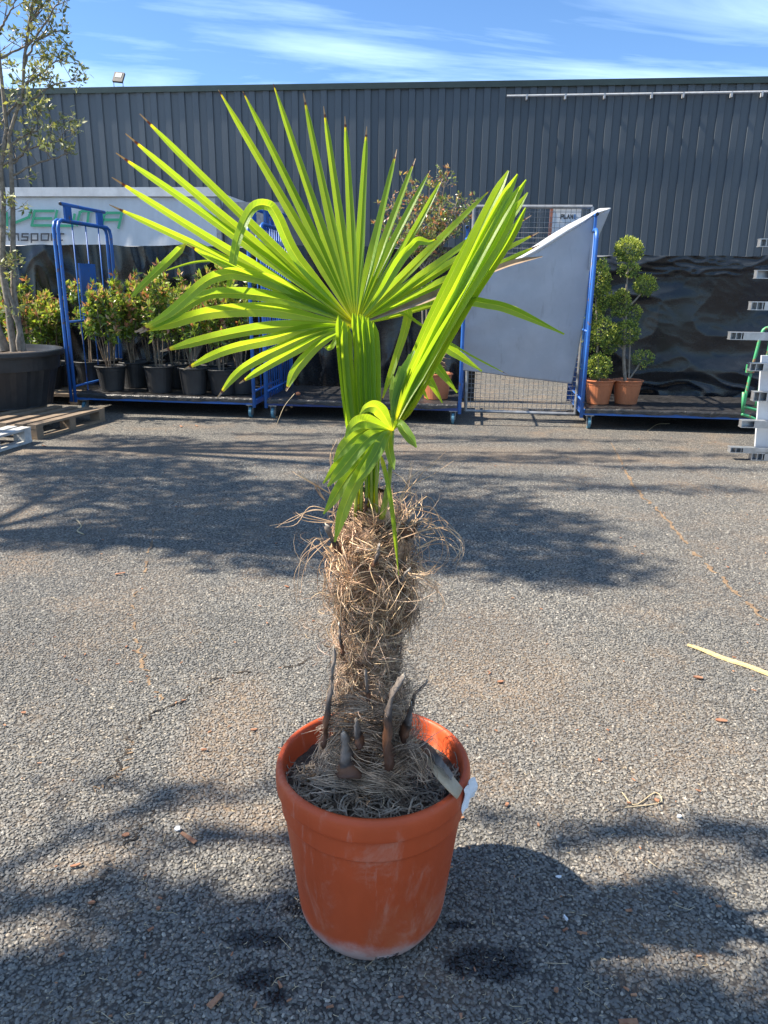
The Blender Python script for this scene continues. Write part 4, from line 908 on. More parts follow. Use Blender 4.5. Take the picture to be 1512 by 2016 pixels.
# ------------------------------------------------------------------ the palm's pot
PX0, PY0 = .0, 1.50
gb_ = GZ(732, 1794); PX0, PY0 = gb_.x, gb_.y+.0
rimz = .405
rq = GZ(735, 1496, rimz); TILT = Vector((rq.x-PX0, rq.y-PY0, 0))
pt = thing('terracotta_pot', (PX0, PY0, 0), 'large terracotta plastic pot holding the palm, whitish scuffs round its base', 'pot', site=False)
RT = 187/FPX*((rq.y)*math.cos(PITCH)+(CH-rimz)*math.sin(PITCH)); RB = RT*.645
n = 96
def bodyr(z): return RB*1.235+(RT*.942-RB*1.235)*(z-.07)/(.308-.07)
prof = [(.001,.012),(RB*.96,.012),(RB*.975,.0),(RB*1.0,.0),(RB*1.045,.008),(RB*1.11,.020),(RB*1.17,.034),(RB*1.21,.047),(RB*1.232,.062),(bodyr(.074),.074),(bodyr(.15),.15),(bodyr(.23),.23),(bodyr(.300),.300),(bodyr(.307),.307),(bodyr(.308)+.0005,.3085),
        (bodyr(.308)+.0045,.309),(bodyr(.308)+.005,.3105),(bodyr(.308)+.0055,.314),(RT*.965,.350),(RT*.967,.358),(RT*.9675,.3595),(RT*.968,.3598),(RT+.001,.3603),(RT+.003,.3612),(RT+.0035,.3625),(RT+.004,.370),(RT+.0045,.385),(RT+.004,.398),(RT+.001,.407),(RT-.005,.412),(RT-.011,.410),(RT-.014,.403),(RT-.017,.39),(RT*.90,.30),(.001,.29)]
m = MB(); m.lathe((PX0,PY0,0), prof, n, skip=lambda i, k: i in (2, 3, 4, 5) and (k % 24) in (1, 2, 3, 4, 5) )
for i, vtx in enumerate(m.v):
    f = vtx[2]/rimz; m.v[i] = (vtx[0]+TILT.x*f, vtx[1]+TILT.y*f+.0, vtx[2]*1.0)
m.build('pot_wall', M['terra'], pt, smooth=True)
for k in range(n):
    pass
m = MB()
def soilf(s, r):
    a = s*2*math.pi; rr = max(r*RT*.935, .001); z = .355+.012*noise.noise(Vector((math.cos(a)*rr*22, math.sin(a)*rr*22, 1)))+.02*(1-r)
    return (rq.x+math.cos(a)*rr, rq.y+math.sin(a)*rr, z)
m.grid(soilf, 64, 16); m.build('soil', M['soil'], pt, smooth=False)
# peeling label on the rim
aL = math.radians(-24); 
def lab(s, r):
    a = aL+(s-.5)*.22; R0 = RT+.009; z = .413-r*.05
    fl = .014*max(0, s-.7)*3
    return (rq.x+math.cos(a)*(R0+fl+.004*math.sin(r*6+s*5)), rq.y+math.sin(a)*(R0+fl), z-.012*(1-s)*(r)+.004*math.sin(s*9))
m = MB(); m.grid(lab, 10, 6); o_ = m.build('paper_label', M['paper'], pt); md = o_.modifiers.new('thick', 'SOLIDIFY'); md.thickness = .0008

# ------------------------------------------------------------------ the palm
YP = rq.y
pm_ = thing('palm', (rq.x, YP, .36), 'potted fan palm with a hairy trunk and bright backlit fronds', 'palm', site=False)
AX = [(737,1530,82),(735,1470,92),(733,1420,86),(730,1360,74),(727,1300,66),(729,1240,64),(733,1180,72),(737,1130,80),(738,1080,80),(738,1030,70),(738,990,48),(738,965,26)]
axp = []
for (px, py, r) in AX:
    P_ = PW(px, py, YP-.0); axp.append((P_, r*P_.y/FPX/1.0*1.0))
def axis(z):
    for i in range(len(axp)-1):
        a, b_ = axp[i][0].z, axp[i+1][0].z
        if a <= z <= b_:
            f = (z-a)/(b_-a); return axp[i][0].lerp(axp[i+1][0], f), axp[i][1]*(1-f)+axp[i+1][1]*f
    return (axp[0][0], axp[0][1]) if z < axp[0][0].z else (axp[-1][0], axp[-1][1])
ZL, ZH = axp[0][0].z-.02, axp[-1][0].z
def coref(s, r):
    z = ZL+(ZH-ZL)*r; c, R0 = axis(z); a = s*2*math.pi
    R0 *= .80+.16*noise.noise(Vector((math.cos(a)*2, math.sin(a)*2, z*16)))
    saw = .05*((z*22+math.sin(a*2)*.4) % 1)
    return (c.x+math.cos(a)*R0*(1-saw), YP+math.sin(a)*R0*(1-saw), z)
m = MB(); m.grid(coref, 56, 90); m.build('trunk', M['core'], pm_, smooth=True)

def strands(num, z0, z1, ln, rad, seed, mat, name, curl, outw, drop, upb=0.0, shell=1.0, lock=.5, zflare=0.0):
    R = random.Random(seed); m = MB(); m.tint = []
    for i in range(num):
        z = R.uniform(z0, z1); a = R.uniform(0, 2*math.pi)
        c, R0 = axis(z); R0 *= shell*R.uniform(.80, 1.0); p = Vector((c.x+math.cos(a)*R0, YP+math.sin(a)*R0, z))
        rad_ = Vector((math.cos(a), math.sin(a), 0)); nv = noise.noise_vector(p*17+Vector((seed,0,0)))
        tan = Vector((-math.sin(a), math.cos(a), 0))*(1 if nv.x+R.gauss(0,.12) > 0 else -1)
        d = (tan*R.uniform(.3,1)+rad_*R.uniform(0,outw)+Vector((0,0,nv.z*2.2+R.uniform(-.3,.3)+upb))).normalized()
        ax = Vector((R.gauss(0,1), R.gauss(0,1), R.gauss(0,1))).normalized(); k = R.uniform(-curl, curl); l = ln*R.uniform(.35, 1.25); n_ = 9; st = l/n_; path = [p]
        for j in range(n_):
            d = (Matrix.Rotation(k*R.uniform(.4,1.4), 3, ax) @ d) + noise.noise_vector(p*26)*lock
            cc, r2 = axis(p.z); off = Vector((p.x-cc.x, p.y-YP, 0)); dist = off.length
            if dist > 1e-4:
                if dist < r2*.84: d += off/dist*.3
                elif dist > r2*(1.0+outw*.5): d -= off/dist*.3
            d.z -= drop*j/n_; d.normalize(); p = p+d*st; path.append(p)
        rr = rad*R.uniform(.6, 1.3); m.tube(path, [rr]*(n_-1)+[rr*.7, rr*.3], 3, False)
        q_ = R.choice((.3,.5,.75,1.0,1.2,1.5))*(.75+.9*(nv.y+.4)); m.tint += [(q_, q_*R.uniform(.9,1.0), q_*R.uniform(.8,1.0))]*(len(m.v)-len(m.tint))
    return m.build(name, mat, pm_, kind='stuff')
zc = lambda py: PW(737, py, YP).z
M['mat'] = fibre_mat('woven_fibre', (0.13,0.075,0.042), (0.42,0.29,0.19))
def sheath(py, a0, arc, hgt, flare, seed, tone):
    R = random.Random(seed); z0 = zc(py); m = MB(); m.tint = []
    nu, nv_ = 30, 7
    for j in range(nv_+1):
        for i in range(nu+1):
            s_, r_ = i/nu, j/nv_; a = a0+(s_-.5)*arc; rag = .5+.5*noise.noise(Vector((s_*9, seed, 1)))+.35*noise.noise(Vector((s_*31, seed, 2)))
            hh = hgt*r_*(.55+.6*rag)*(math.sin(math.pi*min(max(s_,.02),.98))**.5); zz_ = z0+hh; c, R0 = axis(min(zz_, ZH)); rr = R0*(.86+flare*r_**1.5)+.003*noise.noise(Vector((s_*14, r_*3, seed)))
            m.v.append((c.x+math.cos(a)*rr, YP+math.sin(a)*rr, zz_)); q_ = tone*(.7+.6*R.random()); m.tint.append((q_, q_*.96, q_*.92))
    for j in range(nv_):
        for i in range(nu):
            a_ = j*(nu+1)+i; m.f.append((a_, a_+1, a_+nu+2, a_+nu+1))
    return m.build('fibre_sheath', M['mat'], pm_)
for i, py in enumerate(range(1520, 1000, -24)):
    top = py < 1200; sheath(py, -math.pi/2+((i*2.2) % 3.4)-1.7, 1.9, .062, .16 if not top else .10, i+1, 1.1 if not top else 1.5)
strands(2600, zc(1525), zc(1190), .085, .00055, 1, M['fib_grey'], 'lower_fibres', .3, .10, .03)
strands(900, zc(1560), zc(1450), .13, .0006, 2, M['fib_grey'], 'lower_fibres', .3, .15, .2, shell=1.12)
strands(700, zc(1420), zc(1230), .11, .0006, 12, M['fib_grey'], 'lower_fibres', .3, .2, .1, lock=.8)
strands(1900, zc(1200), zc(1000), .12, .00065, 3, M['fib_tan'], 'crown_fibres', .25, .06, .06, upb=-.05)
strands(150, zc(1130), zc(1010), .15, .0008, 4, M['fib_tan'], 'crown_fibres', .4, .6, .35, upb=0, lock=.3)
strands(700, zc(1220), zc(1100), .11, .0007, 5, M['fib_tan'], 'crown_fibres', .3, .15, .3)
strands(110, zc(1250), zc(1060), .15, .0004, 6, M['fib_grey'], 'crown_fibres', .5, 1.6, .0)
R = random.Random(41); m = MB()
for (pts, w_) in (([(632,1500),(650,1470),(700,1455),(760,1475)], .03), ([(620,1530),(680,1535),(740,1550),(800,1540)], .03), ([(745,1520),(790,1490),(830,1470)], .028), ([(660,1490),(700,1520),(760,1540),(800,1580)], .025), ([(640,1440),(670,1420),(720,1430),(770,1450)], .02), ([(655,1390),(700,1380),(750,1400),(800,1395)], .02), ([(800,1480),(825,1500),(840,1530)], .02)):
    for j in range(42):
        ox, oy = R.gauss(0,11), R.gauss(0,12); m.tube(cr_path([PW(x+ox+R.gauss(0,9), y+oy+R.gauss(0,9), YP-.088-.012*math.sin(k*1.1)-R.random()*.012-(.03 if y > 1480 else 0)) for k, (x, y) in enumerate(pts)], 9), [.0007]*8+[.0005,.0002], 3, False)
        q_ = R.choice((.35,.6,.9,1.2)); m.tint = (m.tint or [])+[(q_,q_*.95,q_*.92)]*(len(m.v)-len(m.tint or []))
m.build('matted_locks', M['fib_grey'], pm_, kind='stuff')
# hand-placed long loops seen against the asphalt
R = random.Random(77); m = MB()
for pts in ([(660,1010),(610,1000),(575,1028),(540,1035)], [(665,1030),(600,1020),(575,1012)], [(650,1060),(605,1090),(590,1130),(585,1180)], [(800,1000),(850,1005),(880,1030),(905,1070),(905,1100)], [(790,1060),(860,1040),(900,1060),(912,1090),(890,1110)], [(770,1040),(840,1020),(870,1050),(880,1100),(850,1130)], [(660,1100),(630,1060),(600,1080),(600,1130)], [(800,1130),(850,1150),(870,1190),(850,1230)], [(640,1130),(640,1180),(660,1210)], [(785,985),(810,950),(850,925),(883,900)], [(790,990),(800,965),(818,920)], [(655,975),(600,940),(580,925)], [(640,985),(625,960),(620,945)], [(688,1150),(700,1190),(740,1200),(760,1170)], [(740,1100),(790,1130),(840,1130),(855,1110)], [(820,1080),(870,1065),(905,1085),(895,1120)], [(660,955),(655,900),(662,865)], [(676,960),(672,905),(678,850)]):
    for j in range(3 if len(pts) > 2 else 1):
        y0 = YP-.06+R.uniform(-.05,.04); path = cr_path([PW(x+R.gauss(0,5)*(k > 0), y+R.gauss(0,5)*(k > 0), y0-.02*k*R.random()) for k, (x, y) in enumerate(pts)], 14)
        m.tube(path, [.0011-.00006*k for k in range(15)], 4, False)
m.tint = [(1.1,1.05,1)]*len(m.v); m.build('long_fibres', M['fib_tan'], pm_, kind='stuff')

def stub(pts, w0, w1, Y=None, flat=.30, mat='stub', name='leaf_base', lab_=None, twist=0, n=18):
    Y = Y if Y is not None else YP-.10; P_ = cr_path([PW(p[0], p[1], (p[2] if len(p) > 2 else Y)) for p in pts], n); mm = MB(); k8 = 8
    s = P_[0].y/FPX*1.35
    mm.tube(P_, [(w0*1.25+(w1-w0*1.25)*(k/n)**.8)*s*(1+.22*noise.noise(Vector((k*.5, w0, w1))))*(1 if k < n else .5) for k in range(n+1)], k8, True, flat); mm.uv = [(0, (i//k8)/n) for i in range(len(mm.v))]
    for i, vtx in enumerate(mm.v): q = Vector(vtx); e_ = noise.noise_vector(q*24)*.008+noise.noise_vector(q*170)*.004; mm.v[i] = tuple(q+e_)
    return mm.build(name, M[mat], pm_, smooth=True, label=lab_)
stub([(638,1460,YP-.10),(647,1400,YP-.10),(655,1340,YP-.10),(655,1275,YP-.10)], 17, 6)
stub([(708,1465,YP-.12),(704,1440,YP-.12),(702,1415,YP-.115)], 16, 8)
stub([(795,1450,YP-.10),(806,1420,YP-.105),(812,1385,YP-.10)], 14, 6)
stub([(765,1505,YP-.125),(761,1440,YP-.115),(768,1385,YP-.11),(785,1340,YP-.11),(797,1322,YP-.11)], 26, 7)
stub([(686,1525,YP-.13),(684,1485,YP-.12),(679,1440,YP-.12)], 24, 8, flat=.7)
stub([(806,1410,YP-.07),(818,1372,YP-.08),(840,1343,YP-.09)], 9, 4)
stub([(832,1465,YP-.10),(868,1500,YP-.12),(893,1533,YP-.13)], 8, 8)
stub([(673,1290,YP-.085),(673,1255,YP-.085),(668,1225,YP-.085)], 8, 5)
stub([(726,1375,YP-.095),(722,1350,YP-.10),(718,1318,YP-.10)], 10, 5)
stub([(668,1090,YP-.07),(655,1060,YP-.085),(641,1030,YP-.10)], 8, 5)
stub([(770,1150,YP-.09),(790,1140,YP-.1),(806,1120,YP-.115)], 6, 5)
stub([(716,1005,YP-.05),(716,980,YP-.05),(713,955,YP-.05)], 8, 5)
stub([(730,1120,YP-.095),(740,1095,YP-.1),(748,1075,YP-.11)], 10, 5)
stub([(790,1050,YP-.05),(800,1030,YP-.05),(812,1010,YP-.05)], 9, 6)
stub([(808,1060,YP-.04),(818,1035,YP-.04),(830,1018,YP-.04)], 7, 6)
hk = [(838,1480),(868,1520),(905,1562)]
mm = MB(); P_ = cr_path([PW(p[0], p[1], YP-.10-.015*k) for k, p in enumerate(hk)], 8); mm.tube(P_, [.014,.017,.02,.023,.024,.024,.023,.022,.02], 8, True, .25); 
M['husk'] = basic('pale_husk', (0.50,0.41,0.29), (0.36,0.28,0.19), 14, .8, bmp=.3); mm.build('husk', M['husk'], pm_, smooth=True)
# roots at the soil
R = random.Random(13); m = MB()
for i in range(330):
    a = R.uniform(math.pi*.95, math.pi*2.05); r = RT*.92*math.sqrt(R.uniform(.2,1)); p = Vector((rq.x+math.cos(a)*r, YP+math.sin(a)*r, .365+R.uniform(0,.012)))
    d = Vector((R.gauss(0,1), R.gauss(0,1), R.gauss(0,.35))).normalized(); path = [p]; l = R.uniform(.015,.06); ok = True
    for j in range(5):
        d = (d+Vector((R.gauss(0,.5), R.gauss(0,.5), R.gauss(0,.35)))).normalized(); p = p+d*l/3
        p.z = min(max(p.z, .36), .398)
        dd = Vector((p.x-rq.x, p.y-YP, 0))
        if dd.length > RT*.91: dd = dd.normalized()*RT*.91; p = Vector((rq.x+dd.x, YP+dd.y, p.z))
        path.append(p)
    r0 = R.choice((.0012,.0016,.002,.003)); m.tube(path, [r0*(1-.1*k) for k in range(6)], 5, True)
m.build('surface_roots', M['root'], pm_, kind='stuff')

# fronds -----------------------------------------------------------
def leaflet(path, wroot, wmax, parent, fold=.55, twist=0.0, tip=.12, mat='palm', join=.0, n=26, name='leaflet', vend=1.0, taper=.5, seed=0):
    """path: 3D polyline; half-width grows by wroot per metre until wmax"""
    P_ = cr_path(path, n); m = MB(); m.uv = []; L_ = [0]
    for i in range(n): L_.append(L_[-1]+(P_[i+1]-P_[i]).length)
    T_ = L_[-1]; eye = Vector((0,0,CH)); R = random.Random(seed)
    ph_ = R.uniform(0,6)
    for i, p in enumerate(P_):
        t = L_[i]/T_; tg = (P_[min(i+1,n)]-P_[max(i-1,0)]).normalized(); vw = (p-eye).normalized()
        s = tg.cross(vw).normalized(); nb = s.cross(tg).normalized()
        if nb.dot(vw) < 0: nb = -nb
        ww = min(wroot*L_[i]+.0008, wmax); ww *= 1-taper*max(0, t-.45)/.55
        if t > 1-tip: ww *= max(0.10, ((1-t)/tip))**.72
        q = twist*min(1, max(0, (t-.15)/.4)) + .10*math.sin(t*7+ph_)*t
        s2 = s*math.cos(q)+nb*math.sin(q); n2 = -s*math.sin(q)+nb*math.cos(q)
        f = fold*(1-.25*t)
        m.v += [tuple(p-s2*ww-n2*ww*f*.5), tuple(p+n2*ww*f*.5), tuple(p+s2*ww-n2*ww*f*.5)]; m.uv += [(0, t*vend), (.5, t*vend), (1, t*vend)]
    m.f = [(3*i+k, 3*i+k+1, 3*i+k+4, 3*i+k+3) for i in range(n) for k in (0, 1)]
    return m.build(name, M[mat], parent)
def frond(nm=None):
    o = bpy.data.objects.new('frond', None); COL.objects.link(o); o.parent = pm_; o.empty_display_size = .05
    if nm: o['label'] = nm
    return o
HX, HY, HD = 700, 640, YP+.03
f1 = frond('wide open fan frond spread behind the folded centre leaf')
hub = PW(HX, HY, HD)
def dep(px, py):                 # the fan turns a little to the right and leans back
    x = (px-HX)/470; z = (HY-py)/470
    return HD + .30*x*.9 + .10*max(0, z) - .04*abs(x)*max(0,-z)
tipsU = [(215,403),(220,349),(228,301),(247,263),(275,224),(430,177),(478,180),(538,165),(597,183),(637,209),(679,229),(722,249),(781,294),(818,312),(847,335),(871,352),(964,375),(1012,408),(1046,424),(1061,457),(1065,481),(985,520),(960,548),(930,575)]
def ang(p): return math.atan2(HY-p[1], p[0]-HX)
bent = {
 'a': [(590,515),(545,425),(525,404),(495,412),(468,470),(455,540),(442,606)],
 'b': [(600,590),(500,548),(415,508),(368,480)],
 'c': [(600,590),(540,556),(470,540),(440,541),(401,557),(330,618),(267,654)],
 'd': [(600,600),(530,584),(462,577),(401,583),(330,628),(275,656)],
 'e': [(630,628),(560,614),(504,609),(410,616),(330,638),(265,653)],
 'f': [(640,641),(580,642),(504,648),(413,666),(315,692)],
 'g': [(650,643),(600,648),(541,666),(443,690),(361,728)],
 'h': [(655,648),(620,656),(565,680),(495,715),(460,742),(428,783)],
 'i': [(660,650),(630,662),(577,692),(515,727),(471,755)],
 'j': [(668,655),(640,670),(614,690),(582,728),(563,770)],
 'k': [(668,660),(652,683),(637,684)],
 'l': [(740,590),(785,515),(812,485),(824,474),(845,477),(860,470)],
 'm': [(740,622),(770,612),(802,612),(797,650),(781,700),(752,788)],
 'n': [(750,628),(790,616),(830,640),(910,690),(958,716),(1003,739)],
}
allang = sorted([ang(p) for p in tipsU]); i0 = 0
for i, p in enumerate(tipsU):
    a = ang(p); k = allang.index(a); ga = (allang[min(k+1,len(allang)-1)]-allang[max(k-1,0)])/2 if 0 < k < len(allang)-1 else .07
    ga = min(ga, .135); d = dep(*p); R = random.Random(i)
    bow = R.uniform(-5, 5); nx, ny = math.sin(a), math.cos(a)
    mids = [(HX+(p[0]-HX)*f+nx*bow*math.sin(f*math.pi), HY+(p[1]-HY)*f+ny*bow*math.sin(f*math.pi)) for f in (.33, .66)]
    path = [hub]+[PW(mx_, my_, HD+(d-HD)*f+.02*math.sin(f*math.pi)) for (mx_, my_), f in zip(mids, (.33,.66))]+[PW(p[0], p[1], d)]
    right = p[0] > 770
    leaflet(path, math.tan(ga/2)*1.08, .0092 if not right else .0094, f1, fold=.75 if right else .6, twist=R.uniform(-.25,.25)+(.35 if right else -.1), seed=i, vend=1.0 if p[0] < 300 or 590 < p[0] < 830 or p[0] > 1030 else .972, taper=.58)
wid = dict(a=.0105, b=.008, c=.011, d=.011, e=.013, f=.0115, g=.011, h=.0105, i=.0095, j=.0125, k=.007, l=.012, m=.009, n=.0028)
for key, pts in bent.items():
    R = random.Random(ord(key)); d0 = HD
    path = [hub]
    for j, (x, y) in enumerate(pts):
        path.append(PW(x, y, HD+.26*(x-HX)/470 - (.015*j if key not in 'am' else .012*max(0, j-2)) + (.03 if key in 'a' else 0)))
    leaflet(path, .075 if key not in 'n' else .03, wid[key], f1, fold=.5, twist=R.uniform(-.3,.3), seed=ord(key), tip=.14, taper=.45, n=34, vend=.97 if key in 'aml' else 1.0)
# folded-back end of leaflet b and the dead blade
leaflet([PW(366,479,dep(366,479)-.02), PW(335,510,dep(335,510)-.03), PW(290,552,dep(290,552)-.05), PW(252,592,dep(252,592)-.06)], .3, .0068, f1, fold=.5, seed=5, tip=.2, name='leaflet')
leaflet([PW(437,512,HD-.07), PW(380,517,HD-.08), PW(322,534,HD-.09)], .1, .0022, f1, fold=.3, seed=6, mat='palm')
leaflet([hub, PW(830,592,HD+.02), PW(945,543,HD+.06), PW(1010,518,HD+.08), PW(1068,505,HD+.09)], .05, .0085, f1, fold=.8, twist=.6, seed=9, mat='deadleaf', taper=.3)
m = MB(); m.tube(cr_path([PW(738,1005,YP), PW(733,860,YP+.02), PW(715,720,YP+.03), hub+Vector((0,.004,0))], 14), [.011-.0004*k for k in range(15)], 8, True, .5); m.build('petiole', M['petiole'], f1, smooth=True)
m = MB(); 
m.tube([hub+Vector((0,.006,-.01)), hub+Vector((0,-.004,.012))], [.006,.002], 8); m.build('hub', M['petiole'], f1, smooth=True)

# closed spear in the middle
f2 = frond('closed pleated centre leaf cut off square at its top')
SY = YP-.05
for g_, (xa, ya, xb, yb, nn) in enumerate(((664,622,688,645,5), (692,618,738,636,9))):
    for i in range(nn):
        f = (i+.5)/nn; tx = xa+(xb-xa)*f; ty = ya+(yb-ya)*f*f+RND.uniform(-3,5); gx_ = f if g_ else f*.8
        base_x = 703+16*gx_+(22*g_); mid_x = (676+18*f) if g_ == 0 else (702+43*f); low_x = (690+14*f) if g_ == 0 else (712+34*f)
        yy = SY-.022*math.sin(math.pi*(.15+.7*f))+(.008 if i % 2 else -.004)
        if g_ == 0: tx2 = 661+16*f
        path = [PW(base_x, 1005, SY+.01), PW(low_x, 880, yy), PW(mid_x, 780, yy), PW((tx+mid_x)/2-(3 if g_ == 0 else -2), 690, yy), PW(tx, ty, yy)]
        leaflet(path, .03, .0074 if g_ == 0 else .0066, f2, fold=1.1, twist=(.5 if i % 2 else -.35), tip=.05, seed=200+i+g_*20, vend=.90, taper=.0, n=30)
for i in range(5):
    f = i/4; m = MB(); m.tube(cr_path([PW(700+42*f, 1015, SY+.01), PW(703+38*f, 930, SY-.012), PW(700+44*f, 850, SY-.005)], 8), [.0065,.0065,.006,.006,.0055,.005,.0045,.004,.003], 6, True, .6); m.build('petiole', M['petiole'], f2, smooth=True)

# the half-folded frond on the right
H2 = (773, 849); H2Y = YP-.12; hub2 = PW(H2[0], H2[1], H2Y)
f3 = frond('half folded frond sweeping up to the right and drooping to the left')
ups = [([(800,765),(846,660),(905,535),(955,425),(1001,336)], .017), ([(804,768),(856,655),(920,530),(975,420),(1019,343)], .017), ([(806,770),(864,655),(930,530),(985,430),(1022,368)], .016), ([(806,775),(866,665),(930,560),(985,470),(1018,398)], .016),
       ([(808,778),(860,680),(915,580),(981,459)], .015), ([(808,782),(852,700),(900,612),(952,517)], .0145), ([(806,788),(845,715),(885,640),(914,576)], .014), ([(805,795),(830,745),(850,705),(875,652)], .013),
       ([(795,765),(838,655),(890,545),(945,440),(990,352)], .015), ([(797,775),(845,680),(905,560),(960,455),(1008,372)], .016), ([(801,778),(850,678),(900,590),(950,500)], .016)]
ups = [(p_, w_*.66) for (p_, w_) in ups]+[([(x+5+3*k, y+3+2*k) for k, (x, y) in enumerate(p_)], w_*.6) for (p_, w_) in ups[1:9]]
for i, (pts, wd) in enumerate(ups):
    path = [hub2]+[PW(x, y, H2Y+.02+.11*(k+1)/len(pts)-.008*(i % 4)+.004*i) for k, (x, y) in enumerate(pts)]
    leaflet(path, .085, wd, f3, fold=1.0, twist=(-.25 if i % 2 else .3), seed=300+i, tip=.07, vend=.93, taper=.25, n=30)
for i, (pts, wd) in enumerate((([(790,795),(812,740),(827,679)], .012), ([(786,800),(798,755),(807,697)], .013), ([(782,805),(787,765),(787,721)], .012), ([(778,812),(776,780),(774,740)], .009), ([(772,820),(755,815),(745,803)], .010), ([(780,800),(795,745),(815,690)], .012))):
    path = [hub2]+[PW(x, y, H2Y+.035+.02*k) for k, (x, y) in enumerate(pts)]
    leaflet(path, .16, wd, f3, fold=.3, twist=.2, seed=330+i, tip=.22, vend=.9, taper=.0, n=20)
downs = [([(756,818),(741,802),(722,803),(709,815)], .013), ([(745,836),(714,829),(692,842),(680,862)], .0135), ([(740,843),(712,850),(684,872),(657,909)], .013), ([(742,852),(715,872),(682,912),(645,958)], .0125), ([(738,850),(700,875),(665,915),(636,952)], .010),
         ([(748,860),(722,890),(680,945),(655,985),(637,1012)], .0125), ([(753,862),(735,895),(703,945),(678,1000),(659,1067)], .0125), ([(765,872),(768,895),(776,925)], .0085), ([(784,832),(798,850),(820,881)], .0105), ([(757,858),(742,890),(720,925),(700,950)], .011)]
for i, (pts, wd) in enumerate(downs):
    path = [hub2]+[PW(x, y, H2Y-.01-.018*(k+1)+.006*(i % 3)) for k, (x, y) in enumerate(pts)]
    leaflet(path, .20, wd, f3, fold=.45, twist=RND.uniform(-.2,.2), seed=350+i, tip=.2 if i > 1 else .3, vend=.92, taper=.25, n=26)
for i, (pts, wd) in enumerate((([(812,790),(880,640),(915,596),(960,598),(1010,611),(1111,658)], .0105), ([(806,790),(835,700),(857,674),(895,694),(949,731)], .011), ([(802,795),(825,722),(840,704),(868,732),(900,773)], .011), ([(800,800),(815,738),(828,727),(848,752),(871,793)], .010), ([(795,810),(806,768),(817,752),(829,764),(843,787)], .008))):
    path = [hub2]+[PW(x, y, H2Y+.10+.012*k) for k, (x, y) in enumerate(pts)]
    leaflet(path, .06, wd, f3, fold=.5, twist=-.2, seed=370+i, tip=.2, vend=.93, taper=.2, n=34)
m = MB(); m.tube(cr_path([hub2, PW(767,935,H2Y+.03), PW(762,970,H2Y+.05), PW(752,1020,H2Y+.07)], 12), [.0035+.0003*k for k in range(13)], 7); m.build('petiole', M['petiole'], f3, smooth=True)
f4 = frond('thin pale yellow spear hanging down over the trunk')
leaflet([PW(750,896,H2Y+.0), PW(765,960,H2Y-.01), PW(775,1031,H2Y-.015), PW(785,1133,H2Y-.01)], .3, .0042, f4, fold=.5, tip=.3, vend=.9, seed=9, taper=.3)

# ------------------------------------------------------------------ things lying on the asphalt
a = GZ(1353, 1273); b_ = GZ(1545, 1342); o = thing('wood_lath', tuple(a), 'pale split wooden lath lying on the asphalt at the right edge', 'lath', site=False)
d = (b_-a).normalized(); s = Vector((-d.y, d.x, 0)); m = MB(); n = 12
for i in range(n+1):
    p = a.lerp(b_, i/n); wd = .0115*min(1, .3+i*.25)+.001*math.sin(i*2.3); z = .009+.002*math.sin(i)
    m.v += [tuple(p+s*wd+Vector((0,0,z-.004))), tuple(p+s*wd*.9+Vector((0,0,z+.004))), tuple(p-s*wd*.9+Vector((0,0,z+.004))), tuple(p-s*wd+Vector((0,0,z-.004)))]
for i in range(n):
    for k in range(4): m.f.append((4*i+k, 4*i+(k+1) % 4, 4*i+4+(k+1) % 4, 4*i+4+k))
m.f += [(0,1,2,3)]; m.build('wood_strip', M['lath'], o)
m = MB(); m.tube([a+d*.03+s*.012+Vector((0,0,.006)), a+d*.09+s*.02+Vector((0,0,.006))], [.002,.001], 4); m.build('splinter', M['lath'], o)
def chip(px, py, l, w_, ang_, mat, name, label, cat):
    p = GZ(px, py); R = random.Random(int(px*7+py)); m = MB(); n = 7; top = []
    for k in range(n):
        t = 2*math.pi*k/n; rr = R.uniform(.7,1.1); top.append(Vector((math.cos(t)*l*rr*.5, math.sin(t)*w_*rr*.5, 0)))
    Mx = Matrix.Translation((p.x, p.y, .006)) @ Matrix.Rotation(ang_, 4, 'Z') @ Matrix.Rotation(R.uniform(-.25,.25), 4, 'X')
    vs = [Mx @ (q+Vector((0,0,.003+R.uniform(0,.003)))) for q in top]+[Mx @ (q*.9) for q in top]
    m.add(vs, [tuple(range(n)), tuple(range(2*n-1, n-1, -1))]+[(k, n+k, n+(k+1) % n, (k+1) % n) for k in range(n)])
    o = m.build(name, mat); me = o.data; o.location = p; 
    for q in me.vertices: q.co -= p
    tag(o, label, cat)
for (px, py, l, w_, an, lb) in ((47,1407,.022,.014,.2,'flat orange bark chip on the far left of the asphalt'), (248,1648,.026,.014,.5,'orange bark chip by the lower crack left of the pot'), (150,1708,.03,.010,.4,'slender dark bark chip at the lower left'), (312,1793,.013,.011,1.2,'small bright red bark chip at the lower left'), (402,1480,.026,.010,.1,'long reddish bark chip left of the pot'), (182,1782,.02,.010,.1,'rust coloured chip near the lower end of the crack'),
                             (1375,1337,.045,.02,-.4,'crumbled red bark chip below the pale lath'), (1420,1422,.05,.02,-.1,'scattered red bark chip at right of the pot'), (1293,1580,.022,.012,2.0,'brown bark chip standing on edge right of the pot'), (997,1588,.02,.012,1.2,'orange bark chip just right of the pot rim'), (985,1345,.03,.016,.2,'orange bark chip right of the trunk base'), (1095,1955,.014,.012,.7,'small red bark chip at the bottom right'), (1180,1500,.018,.012,1.9,'peach coloured bark chip midway to the right edge'), (500,1440,.03,.012,.3,'orange bark chip on the sandy stain')):
    chip(px, py, l, w_, an, M['bark'], 'bark_chip', lb, 'bark chip')
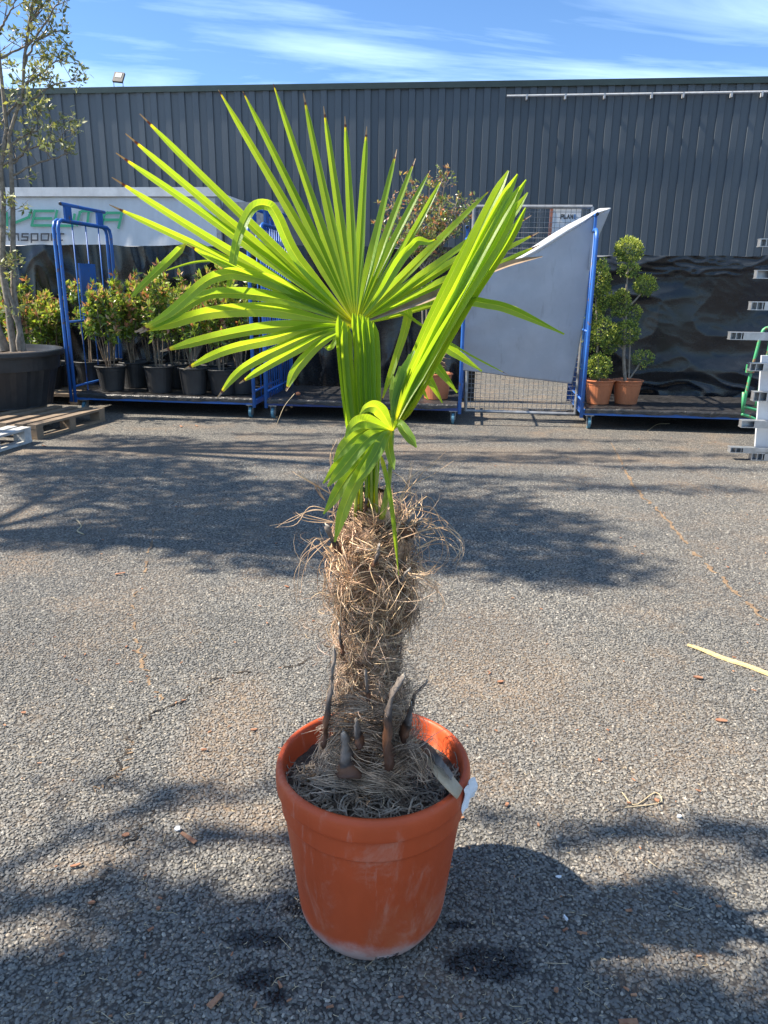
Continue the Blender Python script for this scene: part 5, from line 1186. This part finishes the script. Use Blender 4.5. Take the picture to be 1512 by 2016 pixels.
for (px, py, l, w_, an, lb) in ((1337,1612,.018,.012,.2,'white paper scrap on the asphalt right of the pot'), (1113,1813,.022,.008,1.9,'narrow white paper scrap at the lower right'), (350,1636,.02,.016,.3,'white lime-like flake left of the pot'), (1100,1731,.02,.008,.1,'pale grey flake beside the tree shade edge')):
    chip(px, py, l, w_, an, M['paper'], 'paper_scrap', lb, 'scrap')
q = SV(585, 790, 8.5); m = MB(); m.lathe((0,0,0), [(.001,0),(.025,.005),(.03,.02),(.02,.036),(.001,.04)], 12); o = m.build('orange_peel', M['terra2']); o.location = s2w((q.x, 8.55, DZ+.012)); tag(o, 'small orange ball on the black deck of the middle trolley', 'ball')
# litter: straw and crumbs
R = random.Random(99); m = MB(); m2 = MB()
for i in range(2600):
    y = 1.15+ (R.random()**1.5)*7; x = R.uniform(-.58, .58)*y; p = Vector((x, y, .007))
    cl = noise.noise(Vector((x*1.3, y*1.3, 5)))
    if cl < -.1 and R.random() < .6: continue
    a = R.uniform(0,6.28); l = R.uniform(.004,.016)*(1+(R.random() < .06)*2.5); d = Vector((math.cos(a), math.sin(a), R.uniform(-.1,.2)))
    c = Vector((R.gauss(0,.3), R.gauss(0,.3), 0))*l
    if R.random() < .86: m.tube([p, p+d*l*.5+c, p+d*l], [.0006,.0008,.0005], 3, False)
    else:
        w_ = l*R.uniform(.25,.5); s = Vector((-d.y, d.x, 0))*w_*.5; up_ = Vector((0,0,.003)); m2.add([p-s, p+s, p+d*l+s*.6, p+d*l-s*.7, p-s+up_, p+s+up_, p+d*l+s*.6+up_, p+d*l-s*.7+up_], [(4,5,6,7),(0,1,5,4),(1,2,6,5),(2,3,7,6),(3,0,4,7)])
tag(m.build('straw_litter', M['straw'], kind='stuff'), 'fine straw and fibre litter strewn over the asphalt', 'litter')
tag(m2.build('bark_crumbs', M['bark'], kind='stuff'), 'fine red bark crumbs strewn over the asphalt', 'litter')
for pts, lb in (([(1225,1560),(1250,1585),(1290,1560),(1300,1580),(1230,1590)], 'curled pale fibre loop on the asphalt right of the pot'), ([(545,835),(560,800),(580,775)], 'dry grass stalk leaning under the middle trolley'), ([(1275,848),(1295,835),(1318,834)], 'dry grass stalk lying under the right trolley'), ([(150,1022),(160,1035),(152,1045),(165,1052)], 'curled straw on the shaded asphalt at left')):
    P_ = [GZ(x, y, .006) for x, y in pts] if pts[0][1] > 900 or pts[0][0] > 1200 else [PW(x, y, 8.15) for x, y in pts]
    o = thing('dry_stalk', tuple(P_[0]), lb, 'straw', site=False); m = MB(); m.tube(cr_path(P_, 14), .0018 if pts[0][1] > 1200 else .004, 5, False); m.build('stalk', M['straw'], o, smooth=True)
